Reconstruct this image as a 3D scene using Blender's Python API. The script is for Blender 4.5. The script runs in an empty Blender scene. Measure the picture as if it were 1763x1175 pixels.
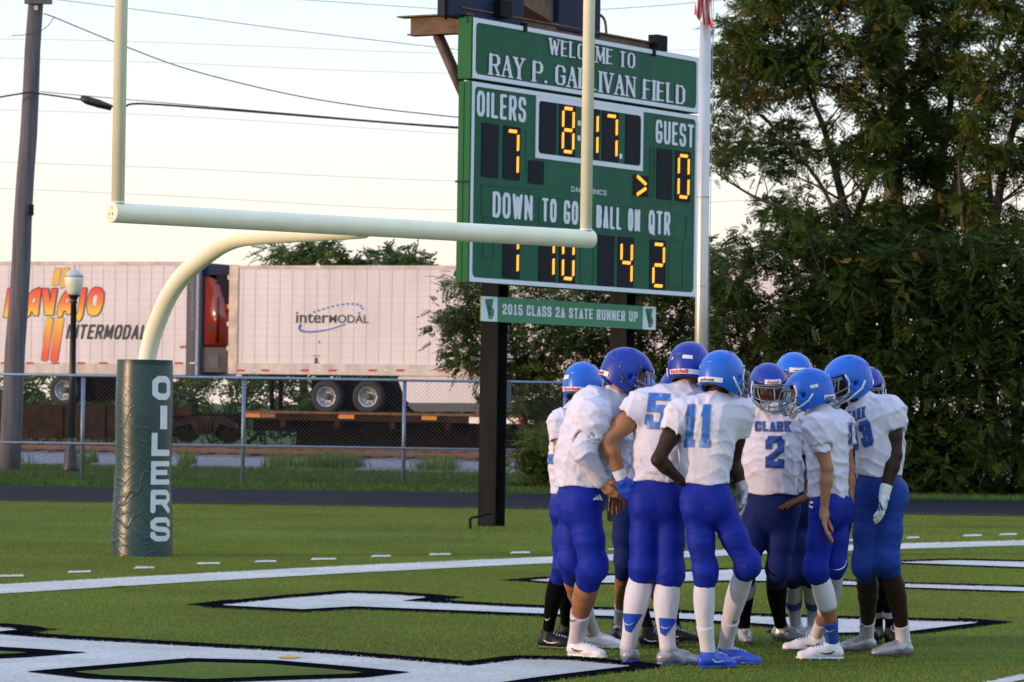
import bpy, bmesh, math, random
import numpy as np
from mathutils import Vector, Matrix
from mathutils.bvhtree import BVHTree

random.seed(7); RNG = np.random.RandomState(11)
S = bpy.context.scene
COL = S.collection

# ------------------------------------------------------------------ camera
FPX, CX, CY, CAMH = 6400.0, 881.5, 587.5, 1.45
PITCH, ROLL = math.atan(112.5/6400.0), math.radians(0.85)
cam = bpy.data.objects.new('camera', bpy.data.cameras.new('camera')); COL.objects.link(cam)
cam.data.sensor_width = 36.0; cam.data.lens = FPX/1763.0*36.0
cam.data.clip_start = 0.5; cam.data.clip_end = 3000
CR = Matrix.Rotation(math.radians(90)+PITCH, 3, 'X') @ Matrix.Rotation(ROLL, 3, 'Z')
cam.matrix_world = Matrix.Translation((0, 0, CAMH)) @ CR.to_4x4()
cam.data.dof.use_dof = True; cam.data.dof.focus_distance = 21.6; cam.data.dof.aperture_fstop = 11
S.camera = cam

# ------------------------------------------------------------------ world, sun, exposure
SUN_EL, SUN_AZ = math.radians(5.0), math.radians(-112)       # azimuth from +Y towards +X
w = bpy.data.worlds.new('World'); S.world = w; w.use_nodes = True
nt = w.node_tree; bg = nt.nodes['Background']
sky = nt.nodes.new('ShaderNodeTexSky'); sky.sky_type = 'NISHITA'; sky.sun_disc = False
sky.sun_elevation = SUN_EL; sky.sun_rotation = SUN_AZ
sky.air_density = 1.0; sky.dust_density = 1.2; sky.ozone_density = 1.0
tcw = nt.nodes.new('ShaderNodeTexCoord'); sep = nt.nodes.new('ShaderNodeSeparateXYZ'); nt.links.new(tcw.outputs['Generated'], sep.inputs[0])
rmp = nt.nodes.new('ShaderNodeValToRGB'); nt.links.new(sep.outputs['Z'], rmp.inputs[0]); el = rmp.color_ramp.elements
el[0].position = 0.0; el[0].color = (.71, .60, .51, 1); el[1].position = 1.0; el[1].color = (.38, .50, .80, 1)
for p_, c_ in ((.05, (.70, .645, .595)), (.11, (.575, .675, .73)), (.35, (.70, .84, 1.0))):
    e_ = el.new(p_); e_.color = (*c_, 1)
mixw = nt.nodes.new('ShaderNodeMix'); mixw.data_type = 'RGBA'; mixw.blend_type = 'ADD'; mixw.inputs[0].default_value = 0.12
scl = nt.nodes.new('ShaderNodeVectorMath'); scl.operation = 'SCALE'; scl.inputs['Scale'].default_value = 4.4
nt.links.new(rmp.outputs[0], scl.inputs[0]); nt.links.new(scl.outputs[0], mixw.inputs[6]); nt.links.new(sky.outputs[0], mixw.inputs[7])
nt.links.new(mixw.outputs[2], bg.inputs[0]); bg.inputs[1].default_value = 0.11
sl = bpy.data.lights.new('sun', 'SUN'); sl.energy = 1.0; sl.angle = math.radians(2.0); sl.color = (1.0, 0.62, 0.36)
so = bpy.data.objects.new('sun', sl); COL.objects.link(so)
sd = Vector((math.sin(SUN_AZ)*math.cos(SUN_EL), math.cos(SUN_AZ)*math.cos(SUN_EL), math.sin(SUN_EL)))
so.rotation_euler = sd.to_track_quat('Z', 'Y').to_euler(); so.location = sd*200
S.view_settings.view_transform = 'Standard'; S.view_settings.look = 'None'
S.view_settings.gamma = 1.0; S.view_settings.use_curve_mapping = False
S.view_settings.exposure = 1.6

# ------------------------------------------------------------------ measuring helpers
def ray(x, y):
    return CR @ Vector(((x-CX)/FPX, -(y-CY)/FPX, -1.0))
def at(x, y, Y):
    d = ray(x, y); return Vector((0, 0, CAMH)) + d*(Y/d.y)
def gnd(x, y, z=0.0):
    d = ray(x, y); return Vector((0, 0, CAMH)) + d*((z-CAMH)/d.z)
def px(p):                                   # world -> photo pixels
    q = CR.transposed() @ (Vector(p)-Vector((0, 0, CAMH)))
    return (CX+FPX*q.x/-q.z, CY-FPX*q.y/-q.z)

# ------------------------------------------------------------------ materials
def mat(name, col, rough=0.6, metal=0.0, var=0.0, vscale=6.0, bump=0.0, bscale=60.0, spec=0.5, emit=None, es=0.0,
        stretch=None, low=None, col2=None, c2lo=0.5, c2hi=0.7, coat=0.0, detail=5.0):
    m = bpy.data.materials.new(name); m.use_nodes = True; n = m.node_tree.nodes; l = m.node_tree.links
    b = n['Principled BSDF']; b.inputs['Roughness'].default_value = rough; b.inputs['Metallic'].default_value = metal
    b.inputs['Specular IOR Level'].default_value = spec; b.inputs['Coat Weight'].default_value = coat
    b.inputs['Base Color'].default_value = (*col, 1)
    tc = n.new('ShaderNodeTexCoord'); mp = n.new('ShaderNodeMapping'); l.new(tc.outputs['Object'], mp.inputs[0])
    if stretch: mp.inputs['Scale'].default_value = stretch
    if var or col2:
        t = n.new('ShaderNodeTexNoise'); t.inputs['Scale'].default_value = vscale; t.inputs['Detail'].default_value = detail
        l.new(mp.outputs[0], t.inputs['Vector'])
        r = n.new('ShaderNodeValToRGB'); l.new(t.outputs['Fac'], r.inputs[0]); l.new(r.outputs[0], b.inputs['Base Color'])
        e = r.color_ramp.elements
        if col2:
            e[0].position = c2lo; e[1].position = c2hi; e[0].color = (*col, 1); e[1].color = (*col2, 1)
        else:
            e[0].position = 0.3; e[1].position = 0.7
            e[0].color = (*[c*(1-var) for c in col], 1); e[1].color = (*[min(1, c*(1+var)) for c in col], 1)
    if low and b.inputs['Base Color'].links:
        t3 = n.new('ShaderNodeTexNoise'); t3.inputs['Scale'].default_value = low[0]; t3.inputs['Detail'].default_value = 3; l.new(tc.outputs['Object'], t3.inputs['Vector'])
        r3 = n.new('ShaderNodeMapRange'); r3.inputs['From Min'].default_value = .3; r3.inputs['From Max'].default_value = .7; r3.inputs['To Min'].default_value = 1-low[1]; r3.inputs['To Max'].default_value = 1+low[1]; l.new(t3.outputs['Fac'], r3.inputs['Value'])
        vm = n.new('ShaderNodeVectorMath'); vm.operation = 'SCALE'; src = b.inputs['Base Color'].links[0].from_socket; l.new(src, vm.inputs[0]); l.new(r3.outputs[0], vm.inputs['Scale']); l.new(vm.outputs[0], b.inputs['Base Color'])
    if bump:
        t2 = n.new('ShaderNodeTexNoise'); t2.inputs['Scale'].default_value = bscale; t2.inputs['Detail'].default_value = 4
        l.new(mp.outputs[0], t2.inputs['Vector'])
        bu = n.new('ShaderNodeBump'); bu.inputs['Strength'].default_value = 1.0; bu.inputs['Distance'].default_value = bump
        l.new(t2.outputs['Fac'], bu.inputs['Height']); l.new(bu.outputs[0], b.inputs['Normal'])
    if emit:
        b.inputs['Emission Color'].default_value = (*emit, 1); b.inputs['Emission Strength'].default_value = es
    return m

# ------------------------------------------------------------------ object helpers
def tag(o, label=None, cat=None, group=None, kind=None):
    if label: o['label'] = label
    if cat: o['category'] = cat
    if group: o['group'] = group
    if kind: o['kind'] = kind
    return o
def link(name, me, m=None, parent=None):
    o = bpy.data.objects.new(name, me); COL.objects.link(o)
    if m is not None and me is not None and not me.materials:
        for q in (m if isinstance(m, (list, tuple)) else [m]): me.materials.append(q)
    if parent is not None:
        o.parent = parent; o.matrix_parent_inverse = parent_world(parent).inverted()
    return o
def parent_world(o):
    mw = o.matrix_basis.copy()
    while o.parent:
        mw = o.parent.matrix_basis @ o.matrix_parent_inverse @ mw if False else (o.parent.matrix_basis @ o.matrix_parent_inverse @ mw)
        o = o.parent
    return mw
def thing(name, label, cat, loc, group=None):
    o = bpy.data.objects.new(name, None); COL.objects.link(o); o.location = loc; o.empty_display_size = 0.2
    return tag(o, label, cat, group)
def bmesh_obj(name, bm, m, parent=None, smooth=False):
    me = bpy.data.meshes.new(name)
    bmesh.ops.recalc_face_normals(bm, faces=bm.faces)
    bm.to_mesh(me); bm.free()
    if smooth: me.shade_smooth()
    return link(name, me, m, parent)
def np_obj(name, V, F, m, parent=None, smooth=True, fmat=None):
    V = np.asarray(V, dtype=np.float32); F = np.asarray(F, dtype=np.int32)
    me = bpy.data.meshes.new(name); k = F.shape[1]
    me.vertices.add(len(V)); me.vertices.foreach_set('co', V.ravel())
    me.loops.add(F.size); me.loops.foreach_set('vertex_index', F.ravel())
    me.polygons.add(len(F)); me.polygons.foreach_set('loop_start', np.arange(0, F.size, k, dtype=np.int32))
    me.polygons.foreach_set('loop_total', np.full(len(F), k, dtype=np.int32))
    if fmat is not None: me.polygons.foreach_set('material_index', np.asarray(fmat, dtype=np.int32))
    me.update(calc_edges=True); me.validate()
    if smooth: me.shade_smooth()
    return link(name, me, m, parent)
def py_obj(name, V, F, m, parent=None, smooth=False):
    me = bpy.data.meshes.new(name); me.from_pydata([tuple(v) for v in V], [], F); me.update()
    if smooth: me.shade_smooth()
    return link(name, me, m, parent)

def add_box(bm, c, size, R=None, bevel=0.0):
    t = bmesh.new(); bmesh.ops.create_cube(t, size=1.0)
    bmesh.ops.scale(t, vec=size, verts=t.verts)
    if bevel: bmesh.ops.bevel(t, geom=t.edges[:], offset=bevel, segments=2, affect='EDGES', profile=0.6)
    M = (R.to_4x4() if R is not None else Matrix.Identity(4)); M = Matrix.Translation(c) @ M
    bmesh.ops.transform(t, matrix=M, verts=t.verts)
    me = bpy.data.meshes.new('t'); t.to_mesh(me); t.free(); bm.from_mesh(me); bpy.data.meshes.remove(me)
def add_tube(bm, pts, r, n=12, caps=True):
    pts = [Vector(p) for p in pts]; rs = r if isinstance(r, (list, tuple)) else [r]*len(pts)
    rings = []; up = None
    for i, p in enumerate(pts):
        t = (pts[min(i+1, len(pts)-1)]-pts[max(i-1, 0)]).normalized()
        if up is None: up = Vector((0, 0, 1)) if abs(t.z) < 0.9 else Vector((1, 0, 0))
        a = t.cross(up).normalized(); b = a.cross(t).normalized(); up = b
        rings.append([bm.verts.new(p+(a*math.cos(q)+b*math.sin(q))*rs[i]) for q in [2*math.pi*k/n for k in range(n)]])
    for i in range(len(rings)-1):
        for k in range(n):
            f = bm.faces.new((rings[i][k], rings[i][(k+1) % n], rings[i+1][(k+1) % n], rings[i+1][k])); f.smooth = True
    if caps and n > 2:
        bm.faces.new(rings[0][::-1]); bm.faces.new(rings[-1])
def add_lathe(bm, prof, c, n=24):
    rings = [[bm.verts.new(Vector(c)+Vector((r*math.cos(2*math.pi*k/n), r*math.sin(2*math.pi*k/n), z))) for k in range(n)] for r, z in prof]
    for i in range(len(rings)-1):
        for k in range(n):
            f = bm.faces.new((rings[i][k], rings[i][(k+1) % n], rings[i+1][(k+1) % n], rings[i+1][k])); f.smooth = True
    bm.faces.new(rings[0][::-1]); bm.faces.new(rings[-1])
def add_prism(bm, poly, n, d):
    """poly: 3D points of a planar outline, extruded by n*d"""
    a = [bm.verts.new(p) for p in poly]; b = [bm.verts.new(Vector(p)+n*d) for p in poly]; k = len(a)
    bm.faces.new(a); bm.faces.new(b[::-1])
    for i in range(k): bm.faces.new((a[i], b[i], b[(i+1) % k], a[(i+1) % k]))
def box_obj(name, c, size, m, parent=None, R=None, bevel=0.0):
    bm = bmesh.new(); add_box(bm, c, size, R, bevel); return bmesh_obj(name, bm, m, parent)
def tube_obj(name, pts, r, m, parent=None, n=12, caps=True):
    bm = bmesh.new(); add_tube(bm, pts, r, n, caps); return bmesh_obj(name, bm, m, parent)
def spline(pts, k=8):
    P = [Vector(p) for p in pts]; out = []
    for i in range(len(P)-1):
        a = P[max(i-1, 0)]; b = P[i]; c = P[i+1]; d = P[min(i+2, len(P)-1)]
        for j in range(k):
            t = j/k
            out.append(0.5*((2*b)+(c-a)*t+(2*a-5*b+4*c-d)*t*t+(3*b-a-3*c+d)*t**3))
    out.append(P[-1]); return out

# ------------------------------------------------------------------ signed distance fields -> meshes (surface nets)
def surfnet(F, o, h):
    F = np.ascontiguousarray(F, dtype=np.float32); s = F < 0
    nx, ny, nz = F.shape
    c = [s[i:nx-1+i, j:ny-1+j, k:nz-1+k] for i in (0, 1) for j in (0, 1) for k in (0, 1)]
    cnt = sum(q.astype(np.int8) for q in c); mix = (cnt > 0) & (cnt < 8)
    I, J, K = np.nonzero(mix); idx = -np.ones(mix.shape, dtype=np.int32); idx[I, J, K] = np.arange(len(I))
    acc = np.zeros((len(I), 3), np.float32); num = np.zeros(len(I), np.float32)
    for ax in range(3):
        oth = [a for a in range(3) if a != ax]
        for u in (0, 1):
            for v in (0, 1):
                off = [0, 0, 0]; off[oth[0]] = u; off[oth[1]] = v
                a = F[I+off[0], J+off[1], K+off[2]]; off2 = list(off); off2[ax] = 1
                b = F[I+off2[0], J+off2[1], K+off2[2]]
                cr = (a < 0) != (b < 0); t = np.where(cr, a/np.where(cr, a-b, 1), 0)
                for q in range(3):
                    acc[:, q] += np.where(cr, (t if q == ax else off[q]), 0)
                num += cr
    V = np.stack([I, J, K], 1).astype(np.float32)+acc/np.maximum(num, 1)[:, None]
    V = V*h+np.asarray(o, np.float32)
    Q = []
    for ax in range(3):
        A = [slice(1, -1)]*3; A[ax] = slice(0, -1); B = [slice(1, -1)]*3; B[ax] = slice(1, None)
        sa = s[tuple(A)]; sb = s[tuple(B)]; ch = np.nonzero(sa != sb)
        base = [ch[q]+(0 if q == ax else 1) for q in range(3)]
        inside = sa[ch]; oth = [(ax+1) % 3, (ax+2) % 3]
        def cell(u, v):
            p = [base[0].copy(), base[1].copy(), base[2].copy()]; p[oth[0]] += u; p[oth[1]] += v
            return idx[p[0], p[1], p[2]]
        q = np.stack([cell(-1, -1), cell(0, -1), cell(0, 0), cell(-1, 0)], 1)
        q[~inside] = q[~inside][:, ::-1]
        Q.append(q)
    Q = np.concatenate(Q); Q = Q[(Q >= 0).all(1)]
    return V, Q

class Field:
    def __init__(s, pts, pad, h):
        P = np.array([tuple(p) for p in pts]); s.h = h; s.lo = P.min(0)-pad; hi = P.max(0)+pad
        s.n = np.ceil((hi-s.lo)/h).astype(int)+1
        s.ax = [s.lo[i]+h*np.arange(s.n[i]) for i in range(3)]
        s.F = np.full(s.n, 0.3, np.float32)
    def sub(s, lo, hi):
        sl = tuple(slice(max(0, int((lo[i]-s.lo[i])/s.h)), max(0, min(s.n[i], int((hi[i]-s.lo[i])/s.h)+2))) for i in range(3))
        X = s.ax[0][sl[0]][:, None, None]; Y = s.ax[1][sl[1]][None, :, None]; Z = s.ax[2][sl[2]][None, None, :]
        return sl, X, Y, Z
    def cone(s, a, b, ra, rb, k=0.03, n=None, fl=1.0, op='add'):
        """rounded cone a->b; flattened along unit axis n by factor fl"""
        a = np.array(tuple(a)); b = np.array(tuple(b)); m = max(ra, rb)+k+3*s.h
        sl, X, Y, Z = s.sub(np.minimum(a, b)-m, np.maximum(a, b)+m)
        if n is not None:
            n = np.array(tuple(n)); n = n/np.linalg.norm(n); e = 1/fl-1; c = (a+b)/2
            dn = (X-c[0])*n[0]+(Y-c[1])*n[1]+(Z-c[2])*n[2]
            X = X+dn*n[0]*e; Y = Y+dn*n[1]*e; Z = Z+dn*n[2]*e
            a = a+n*np.dot(a-c, n)*e; b = b+n*np.dot(b-c, n)*e
        ba = b-a; L = max(np.dot(ba, ba), 1e-9)
        t = np.clip(((X-a[0])*ba[0]+(Y-a[1])*ba[1]+(Z-a[2])*ba[2])/L, 0, 1)
        d = np.sqrt((X-a[0]-t*ba[0])**2+(Y-a[1]-t*ba[1])**2+(Z-a[2]-t*ba[2])**2)-(ra+(rb-ra)*t)
        if n is not None: d = d*(0.5+0.5*fl)
        G = s.F[sl]
        if op == 'add':
            hh = np.maximum(k-np.abs(G-d), 0)/max(k, 1e-6); s.F[sl] = np.minimum(G, d)-hh*hh*k*0.25
        else:
            hh = np.maximum(k-np.abs(G+d), 0)/max(k, 1e-6); s.F[sl] = np.maximum(G, -d)+hh*hh*k*0.25
    def grid(s):
        return s.ax[0][:, None, None], s.ax[1][None, :, None], s.ax[2][None, None, :]
    def plane(s, p, n):
        """keep the side n points away from"""
        X, Y, Z = s.grid(); n = Vector(n).normalized()
        s.F = np.maximum(s.F, ((X-p[0])*n[0]+(Y-p[1])*n[1]+(Z-p[2])*n[2]).astype(np.float32))
    def wrinkle(s, amp, seed, f0=18, f1=55, n=7, zs=1.0):
        r = np.random.RandomState(seed); X, Y, Z = s.grid(); W = 0
        for i in range(n):
            d = r.normal(size=3); d /= np.linalg.norm(d); f = f0+(f1-f0)*i/(n-1)
            ph = r.uniform(0, 6.28, 3)
            W = W+np.sin(f*(d[0]*X+d[1]*Y+zs*d[2]*Z)+ph[0]+1.6*np.sin(0.37*f*(d[1]*X-d[0]*Y+d[2]*Z)+ph[1]))*(f0/f)**0.5
        W = W/n**0.5
        s.F = (s.F-amp*(np.maximum(W, -0.6))).astype(np.float32)
    def folds(s, amp, seed, dirs, f0=30, width=.5):
        """sharp cloth folds: ridges running across the given directions"""
        r = np.random.RandomState(seed); X, Y, Z = s.grid(); W = 0
        for i, d in enumerate(dirs):
            d = np.array(d, float); d /= np.linalg.norm(d); o = r.normal(size=3); o -= d*o.dot(d); o /= np.linalg.norm(o); f = f0*r.uniform(.8, 1.35); ph = r.uniform(0, 6.28, 4)
            t = f*(d[0]*X+d[1]*Y+d[2]*Z)+ph[0]+1.3*np.sin(.30*f*(o[0]*X+o[1]*Y+o[2]*Z)+ph[1])+.7*np.sin(.55*f*(o[0]*X-o[1]*Y+o[2]*Z)+ph[2])
            g = .5+.5*np.sin(.13*f*(o[0]*X+o[1]*Y-o[2]*Z)+.14*f*(d[0]*X+d[1]*Y+d[2]*Z)+ph[3])
            W = W+(np.maximum(1-np.abs(np.sin(t*.5))*1.25, 0)**1.7*1.5)*np.clip(g*1.7-.45, 0, 1)
        s.F = (s.F-amp*W).astype(np.float32)
    def mesh(s): return surfnet(s.F, s.lo, s.h)
def join_np(parts):
    V = []; F = []; k = 0
    for v, f in parts:
        V.append(v); F.append(f+k); k += len(v)
    return np.concatenate(V), np.concatenate(F)

# ------------------------------------------------------------------ lettering: stroke glyphs filled by marching squares
G = {
 'A': [[(0, 0), (.5, 1), (1, 0)], [(.18, .33), (.82, .33)]],
 'B': [[(0, 0), (0, 1), (.75, 1), (1, .88), (1, .64), (.8, .52), (0, .52)], [(.8, .52), (1, .4), (1, .12), (.75, 0), (0, 0)]],
 'C': [[(1, .72), (1, .85), (.8, 1), (.2, 1), (0, .85), (0, .15), (.2, 0), (.8, 0), (1, .15), (1, .28)]],
 'D': [[(0, 0), (0, 1), (.7, 1), (1, .8), (1, .2), (.7, 0), (0, 0)]],
 'E': [[(1, 1), (0, 1), (0, 0), (1, 0)], [(0, .52), (.8, .52)]],
 'F': [[(1, 1), (0, 1), (0, 0)], [(0, .5), (.8, .5)]],
 'G': [[(1, .75), (1, .85), (.8, 1), (.2, 1), (0, .85), (0, .15), (.2, 0), (.8, 0), (1, .15), (1, .45), (.6, .45)]],
 'I': [[(0, 0), (0, 1)]],
 'J': [[(1, 1), (1, .2), (.8, 0), (.2, 0), (0, .2), (0, .3)]],
 'K': [[(0, 0), (0, 1)], [(1, 1), (.05, .45)], [(.35, .6), (1, 0)]],
 'L': [[(0, 1), (0, 0), (1, 0)]],
 'M': [[(0, 0), (0.05, 1), (.5, .15), (.95, 1), (1, 0)]],
 'N': [[(0, 0), (0, 1), (1, 0), (1, 1)]],
 'O': [[(.25, 0), (0, .18), (0, .82), (.25, 1), (.75, 1), (1, .82), (1, .18), (.75, 0), (.25, 0)]],
 'P': [[(0, 0), (0, 1), (.8, 1), (1, .85), (1, .6), (.8, .45), (0, .45)]],
 'Q': [[(.25, 0), (0, .18), (0, .82), (.25, 1), (.75, 1), (1, .82), (1, .18), (.75, 0), (.25, 0)], [(.6, .3), (1.05, -.06)]],
 'R': [[(0, 0), (0, 1), (.8, 1), (1, .85), (1, .62), (.8, .47), (0, .47)], [(.55, .47), (1, 0)]],
 'S': [[(1, .76), (1, .86), (.8, 1), (.2, 1), (0, .86), (0, .64), (.2, .53), (.8, .47), (1, .36), (1, .14), (.8, 0), (.2, 0), (0, .14), (0, .24)]],
 'T': [[(0, 1), (1, 1)], [(.5, 1), (.5, 0)]],
 'U': [[(0, 1), (0, .18), (.2, 0), (.8, 0), (1, .18), (1, 1)]],
 'V': [[(0, 1), (.5, 0), (1, 1)]],
 'W': [[(0, 1), (.26, 0), (.5, .9), (.74, 0), (1, 1)]],
 'Y': [[(0, 1), (.5, .45), (1, 1)], [(.5, .45), (.5, 0)]],
 '0': [[(.25, 0), (0, .18), (0, .82), (.25, 1), (.75, 1), (1, .82), (1, .18), (.75, 0), (.25, 0)]],
 '1': [[(.15, .8), (.55, 1), (.55, 0)], [(.15, 0), (.95, 0)]],
 '2': [[(0, .72), (0, .85), (.2, 1), (.8, 1), (1, .85), (1, .6), (0, .2), (0, 0), (1, 0), (1, .1)]],
 '3': [[(0, .78), (0, .86), (.2, 1), (.8, 1), (1, .86), (1, .62), (.82, .52), (.4, .52)], [(.82, .52), (1, .4), (1, .14), (.8, 0), (.2, 0), (0, .14), (0, .22)]],
 '5': [[(1, 1), (.05, 1), (.05, .58), (.8, .6), (1, .46), (1, .15), (.8, 0), (.2, 0), (0, .15), (0, .26)]],
 '.': [[(.5, 0), (.5, 0.001)]],
 '>': [[(0, 1), (1, .5), (0, 0)]],
}
SER = {'A': [(0, 0), (1, 0)], 'E': [], 'F': [(0, 0)], 'I': [(0, 0), (0, 1)], 'K': [(0, 0), (0, 1), (1, 0), (1, 1)], 'L': [(0, 1)],
       'M': [(0, 0), (1, 0), (0.02, 1), (.98, 1)], 'N': [(0, 0), (0, 1), (1, 1)], 'P': [(0, 0)], 'R': [(0, 0), (1, 0)], 'T': [(.5, 0)],
       'V': [(0, 1), (1, 1)], 'W': [(0, 1), (1, 1)], 'Y': [(0, 1), (1, 1), (.5, 0)], 'U': [(0, 1), (1, 1)]}
WID = {'I': 0.0, 'M': 1.3, 'W': 1.45, '.': 0.0, ' ': 0.0, 'N': 1.05, 'L': .85, 'E': .85, 'F': .85, '1': .8}
def march(F, x0, y0, hx, hy):
    """fill F<0 -> verts2d, faces (evenly tessellated)"""
    nx, ny = F.shape; V = []; FA = []; ids = {}
    def vid(key, x, y):
        if key not in ids: ids[key] = len(V); V.append((x0+x*hx, y0+y*hy))
        return ids[key]
    s = F < 0; anyc = s[:-1, :-1] | s[1:, :-1] | s[:-1, 1:] | s[1:, 1:]
    for i, j in zip(*np.nonzero(anyc)):
        cs = [(i, j), (i+1, j), (i+1, j+1), (i, j+1)]; poly = []
        for q in range(4):
            a = cs[q]; b = cs[(q+1) % 4]; fa = F[a]; fb = F[b]
            if fa < 0: poly.append(vid(a, a[0], a[1]))
            if (fa < 0) != (fb < 0):
                t = fa/(fa-fb); t = min(max(t, 0.02), 0.98); poly.append(vid((min(a, b), max(a, b)), a[0]+(b[0]-a[0])*t, a[1]+(b[1]-a[1])*t))
        if len(poly) > 2: FA.append(poly)
    return V, FA
WG = []; CG = []
def glyph_text(txt, u0, v0, u1, v1, style='sans', wt=0.16, cells=28, gap=0.25, grow=0.0, shear=0.0, serif=0.0):
    """returns 2D verts, faces of the string fitted to the box; wt = stroke width relative to height"""
    Hh = v1-v0; hw = wt*Hh/2
    adv = []
    for c in txt: adv.append(WID.get(c, 1.0))
    # natural width units: letter = base*w + stroke ; solve base so that total fits
    g = gap*wt*Hh*2; fixed = sum((2*hw if c != ' ' else (3.4 if style == 'serif' else 2.6 if style == 'block' else 3.2)*hw) for c in txt)+g*(len(txt)-1)
    tot = sum(adv); base = max(((u1-u0)-abs(shear)*Hh-fixed)/max(tot, .01), hw*0.5)
    V = []; FA = []; WG.clear(); CG.clear(); wi = 0; ci = 0; x = u0; h = Hh/cells; pad = grow+3*h+hw*1.6
    for c, a in zip(txt, adv):
        wch = base*a+2*hw
        if c == ' ': x += (3.4 if style == 'serif' else 2.6 if style == 'block' else 3.2)*hw+g; wi += 1; continue
        nx = int((wch+2*pad)/h)+2; ny = int((Hh+2*pad)/h)+2
        X = (x-pad+h*np.arange(nx))[:, None]; Y = (v0-pad+h*np.arange(ny))[None, :]
        D = np.full((nx, ny), 9.0)
        ex = x+hw; ey = v0+hw; ww = base*a; hh = Hh-2*hw
        def seg(p, q, r, square):
            nonlocal D
            dx, dy = q[0]-p[0], q[1]-p[1]; L = math.hypot(dx, dy)
            if L < 1e-6: L = 1e-6; dx = 1e-6; dy = 0
            ux, uy = dx/L, dy/L; s_ = (X-p[0])*ux+(Y-p[1])*uy; t_ = -(X-p[0])*uy+(Y-p[1])*ux
            if square:
                d = np.maximum(np.abs(s_-L/2)-L/2-r*square, np.abs(t_)-r)
            else:
                sc = np.clip(s_, 0, L); d = np.sqrt((s_-sc)**2+t_**2)-r
            D = np.minimum(D, d)
        for st in G[c]:
            P = [(ex+p[0]*ww, ey+p[1]*hh) for p in st]
            for p, q in zip(P[:-1], P[1:]):
                r = hw; dx, dy = q[0]-p[0], q[1]-p[1]; sq = 0
                if style == 'block': sq = 0.41 if (abs(dx) > 1e-6 and abs(dy) > 1e-6) else 1.0
                if style == 'block' and c in 'AVWYMNK' and abs(dx) > 1e-6 and abs(dy) > 1e-6: sq = 0.3
                if style == 'serif':
                    if abs(dy) < abs(dx)*0.5: r = hw*0.45
                    elif c == 'N' and abs(dx) < 1e-6: r = hw*0.5
                    elif c in 'AVWMYK' and dx*dy > 0: r = hw*0.5
                    elif c in 'OCGDSRPB' and abs(dx) > abs(dy)*.4: r = hw*0.7
                seg(p, q, r, sq)
            if len(st) == 1 or c == '.': seg(P[0], (P[0][0]+1e-4, P[0][1]), hw, 0)
        if serif:
            for sx, sy in SER.get(c, []):
                cxx = ex+sx*ww; yy = v0 + (hw*.35 if sy == 0 else Hh-hw*.35)
                seg((cxx-serif*hw, yy), (cxx+serif*hw, yy), hw*.38, 1.0 if style == 'block' else 0.2)
        if style in ('block', 'serif'):
            D = np.maximum(D, np.maximum(v0-Y, Y-v1)+0*X) if c != 'Q' else D
        D = D-grow
        v, f = march(D, x-pad, v0-pad, h, h)
        k = len(V); V += [(p[0]+shear*(p[1]-v0), p[1]) for p in v]; FA += [[k+i for i in q] for q in f]; WG.extend([wi]*len(f)); CG.extend([ci]*len(f)); ci += 1
        x += wch+g
    return V, FA
def sheet(name, VF, fn, m, parent=None):
    V, FA = VF
    return py_obj(name, [fn(u, v) for u, v in V], FA, m, parent)
def poly_fill(pts, cells=40, grow=0.0, holes=()):
    """arbitrary polygon in 2D -> even tessellation"""
    P = np.array(pts, float); lo = P.min(0); hi = P.max(0); h = max(hi-lo)/cells; pad = grow+2*h
    nx = int((hi[0]-lo[0]+2*pad)/h)+2; ny = int((hi[1]-lo[1]+2*pad)/h)+2
    X = (lo[0]-pad+h*np.arange(nx))[:, None]+np.zeros((1, ny)); Y = (lo[1]-pad+h*np.arange(ny))[None, :]+np.zeros((nx, 1))
    D = poly_sdf(P, X, Y)-grow
    for hp in holes: D = np.maximum(D, -poly_sdf(np.array(hp, float), X, Y))
    return march(D, lo[0]-pad, lo[1]-pad, h, h)
def poly_sdf(P, X, Y):
    d = np.full(X.shape, 1e9); ins = np.zeros(X.shape, bool)
    for i in range(len(P)):
        a = P[i]; b = P[(i+1) % len(P)]; e = b-a; L = max(e@e, 1e-12)
        t = np.clip(((X-a[0])*e[0]+(Y-a[1])*e[1])/L, 0, 1)
        d = np.minimum(d, (X-a[0]-t*e[0])**2+(Y-a[1]-t*e[1])**2)
        c = (a[1] > Y) != (b[1] > Y)
        with np.errstate(divide='ignore', invalid='ignore'):
            xs = (b[0]-a[0])*(Y-a[1])/(b[1]-a[1] if abs(b[1]-a[1]) > 1e-12 else 1e-12)+a[0]
        ins ^= c & (X < xs)
    d = np.sqrt(d); return np.where(ins, -d, d)
def font_text(txt, bold=0.0, shear=0.0):
    cu = bpy.data.curves.new('t', 'FONT'); cu.body = txt; cu.offset = bold; cu.shear = shear; cu.resolution_u = 3
    o = bpy.data.objects.new('t', cu); COL.objects.link(o)
    dg = bpy.context.evaluated_depsgraph_get(); me = bpy.data.meshes.new_from_object(o.evaluated_get(dg))
    V = np.array([v.co[:2] for v in me.vertices]); F = [list(p.vertices) for p in me.polygons]
    bpy.data.objects.remove(o); bpy.data.curves.remove(cu); bpy.data.meshes.remove(me)
    lo = V.min(0); hi = V.max(0); return (V-lo)/(hi-lo), F, (hi-lo)
def font_fit(txt, u0, v0, u1, v1, bold=0.0, shear=0.0):
    V, F, _ = font_text(txt, bold, shear)
    return [(u0+a*(u1-u0), v0+b*(v1-v0)) for a, b in V], F
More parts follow.
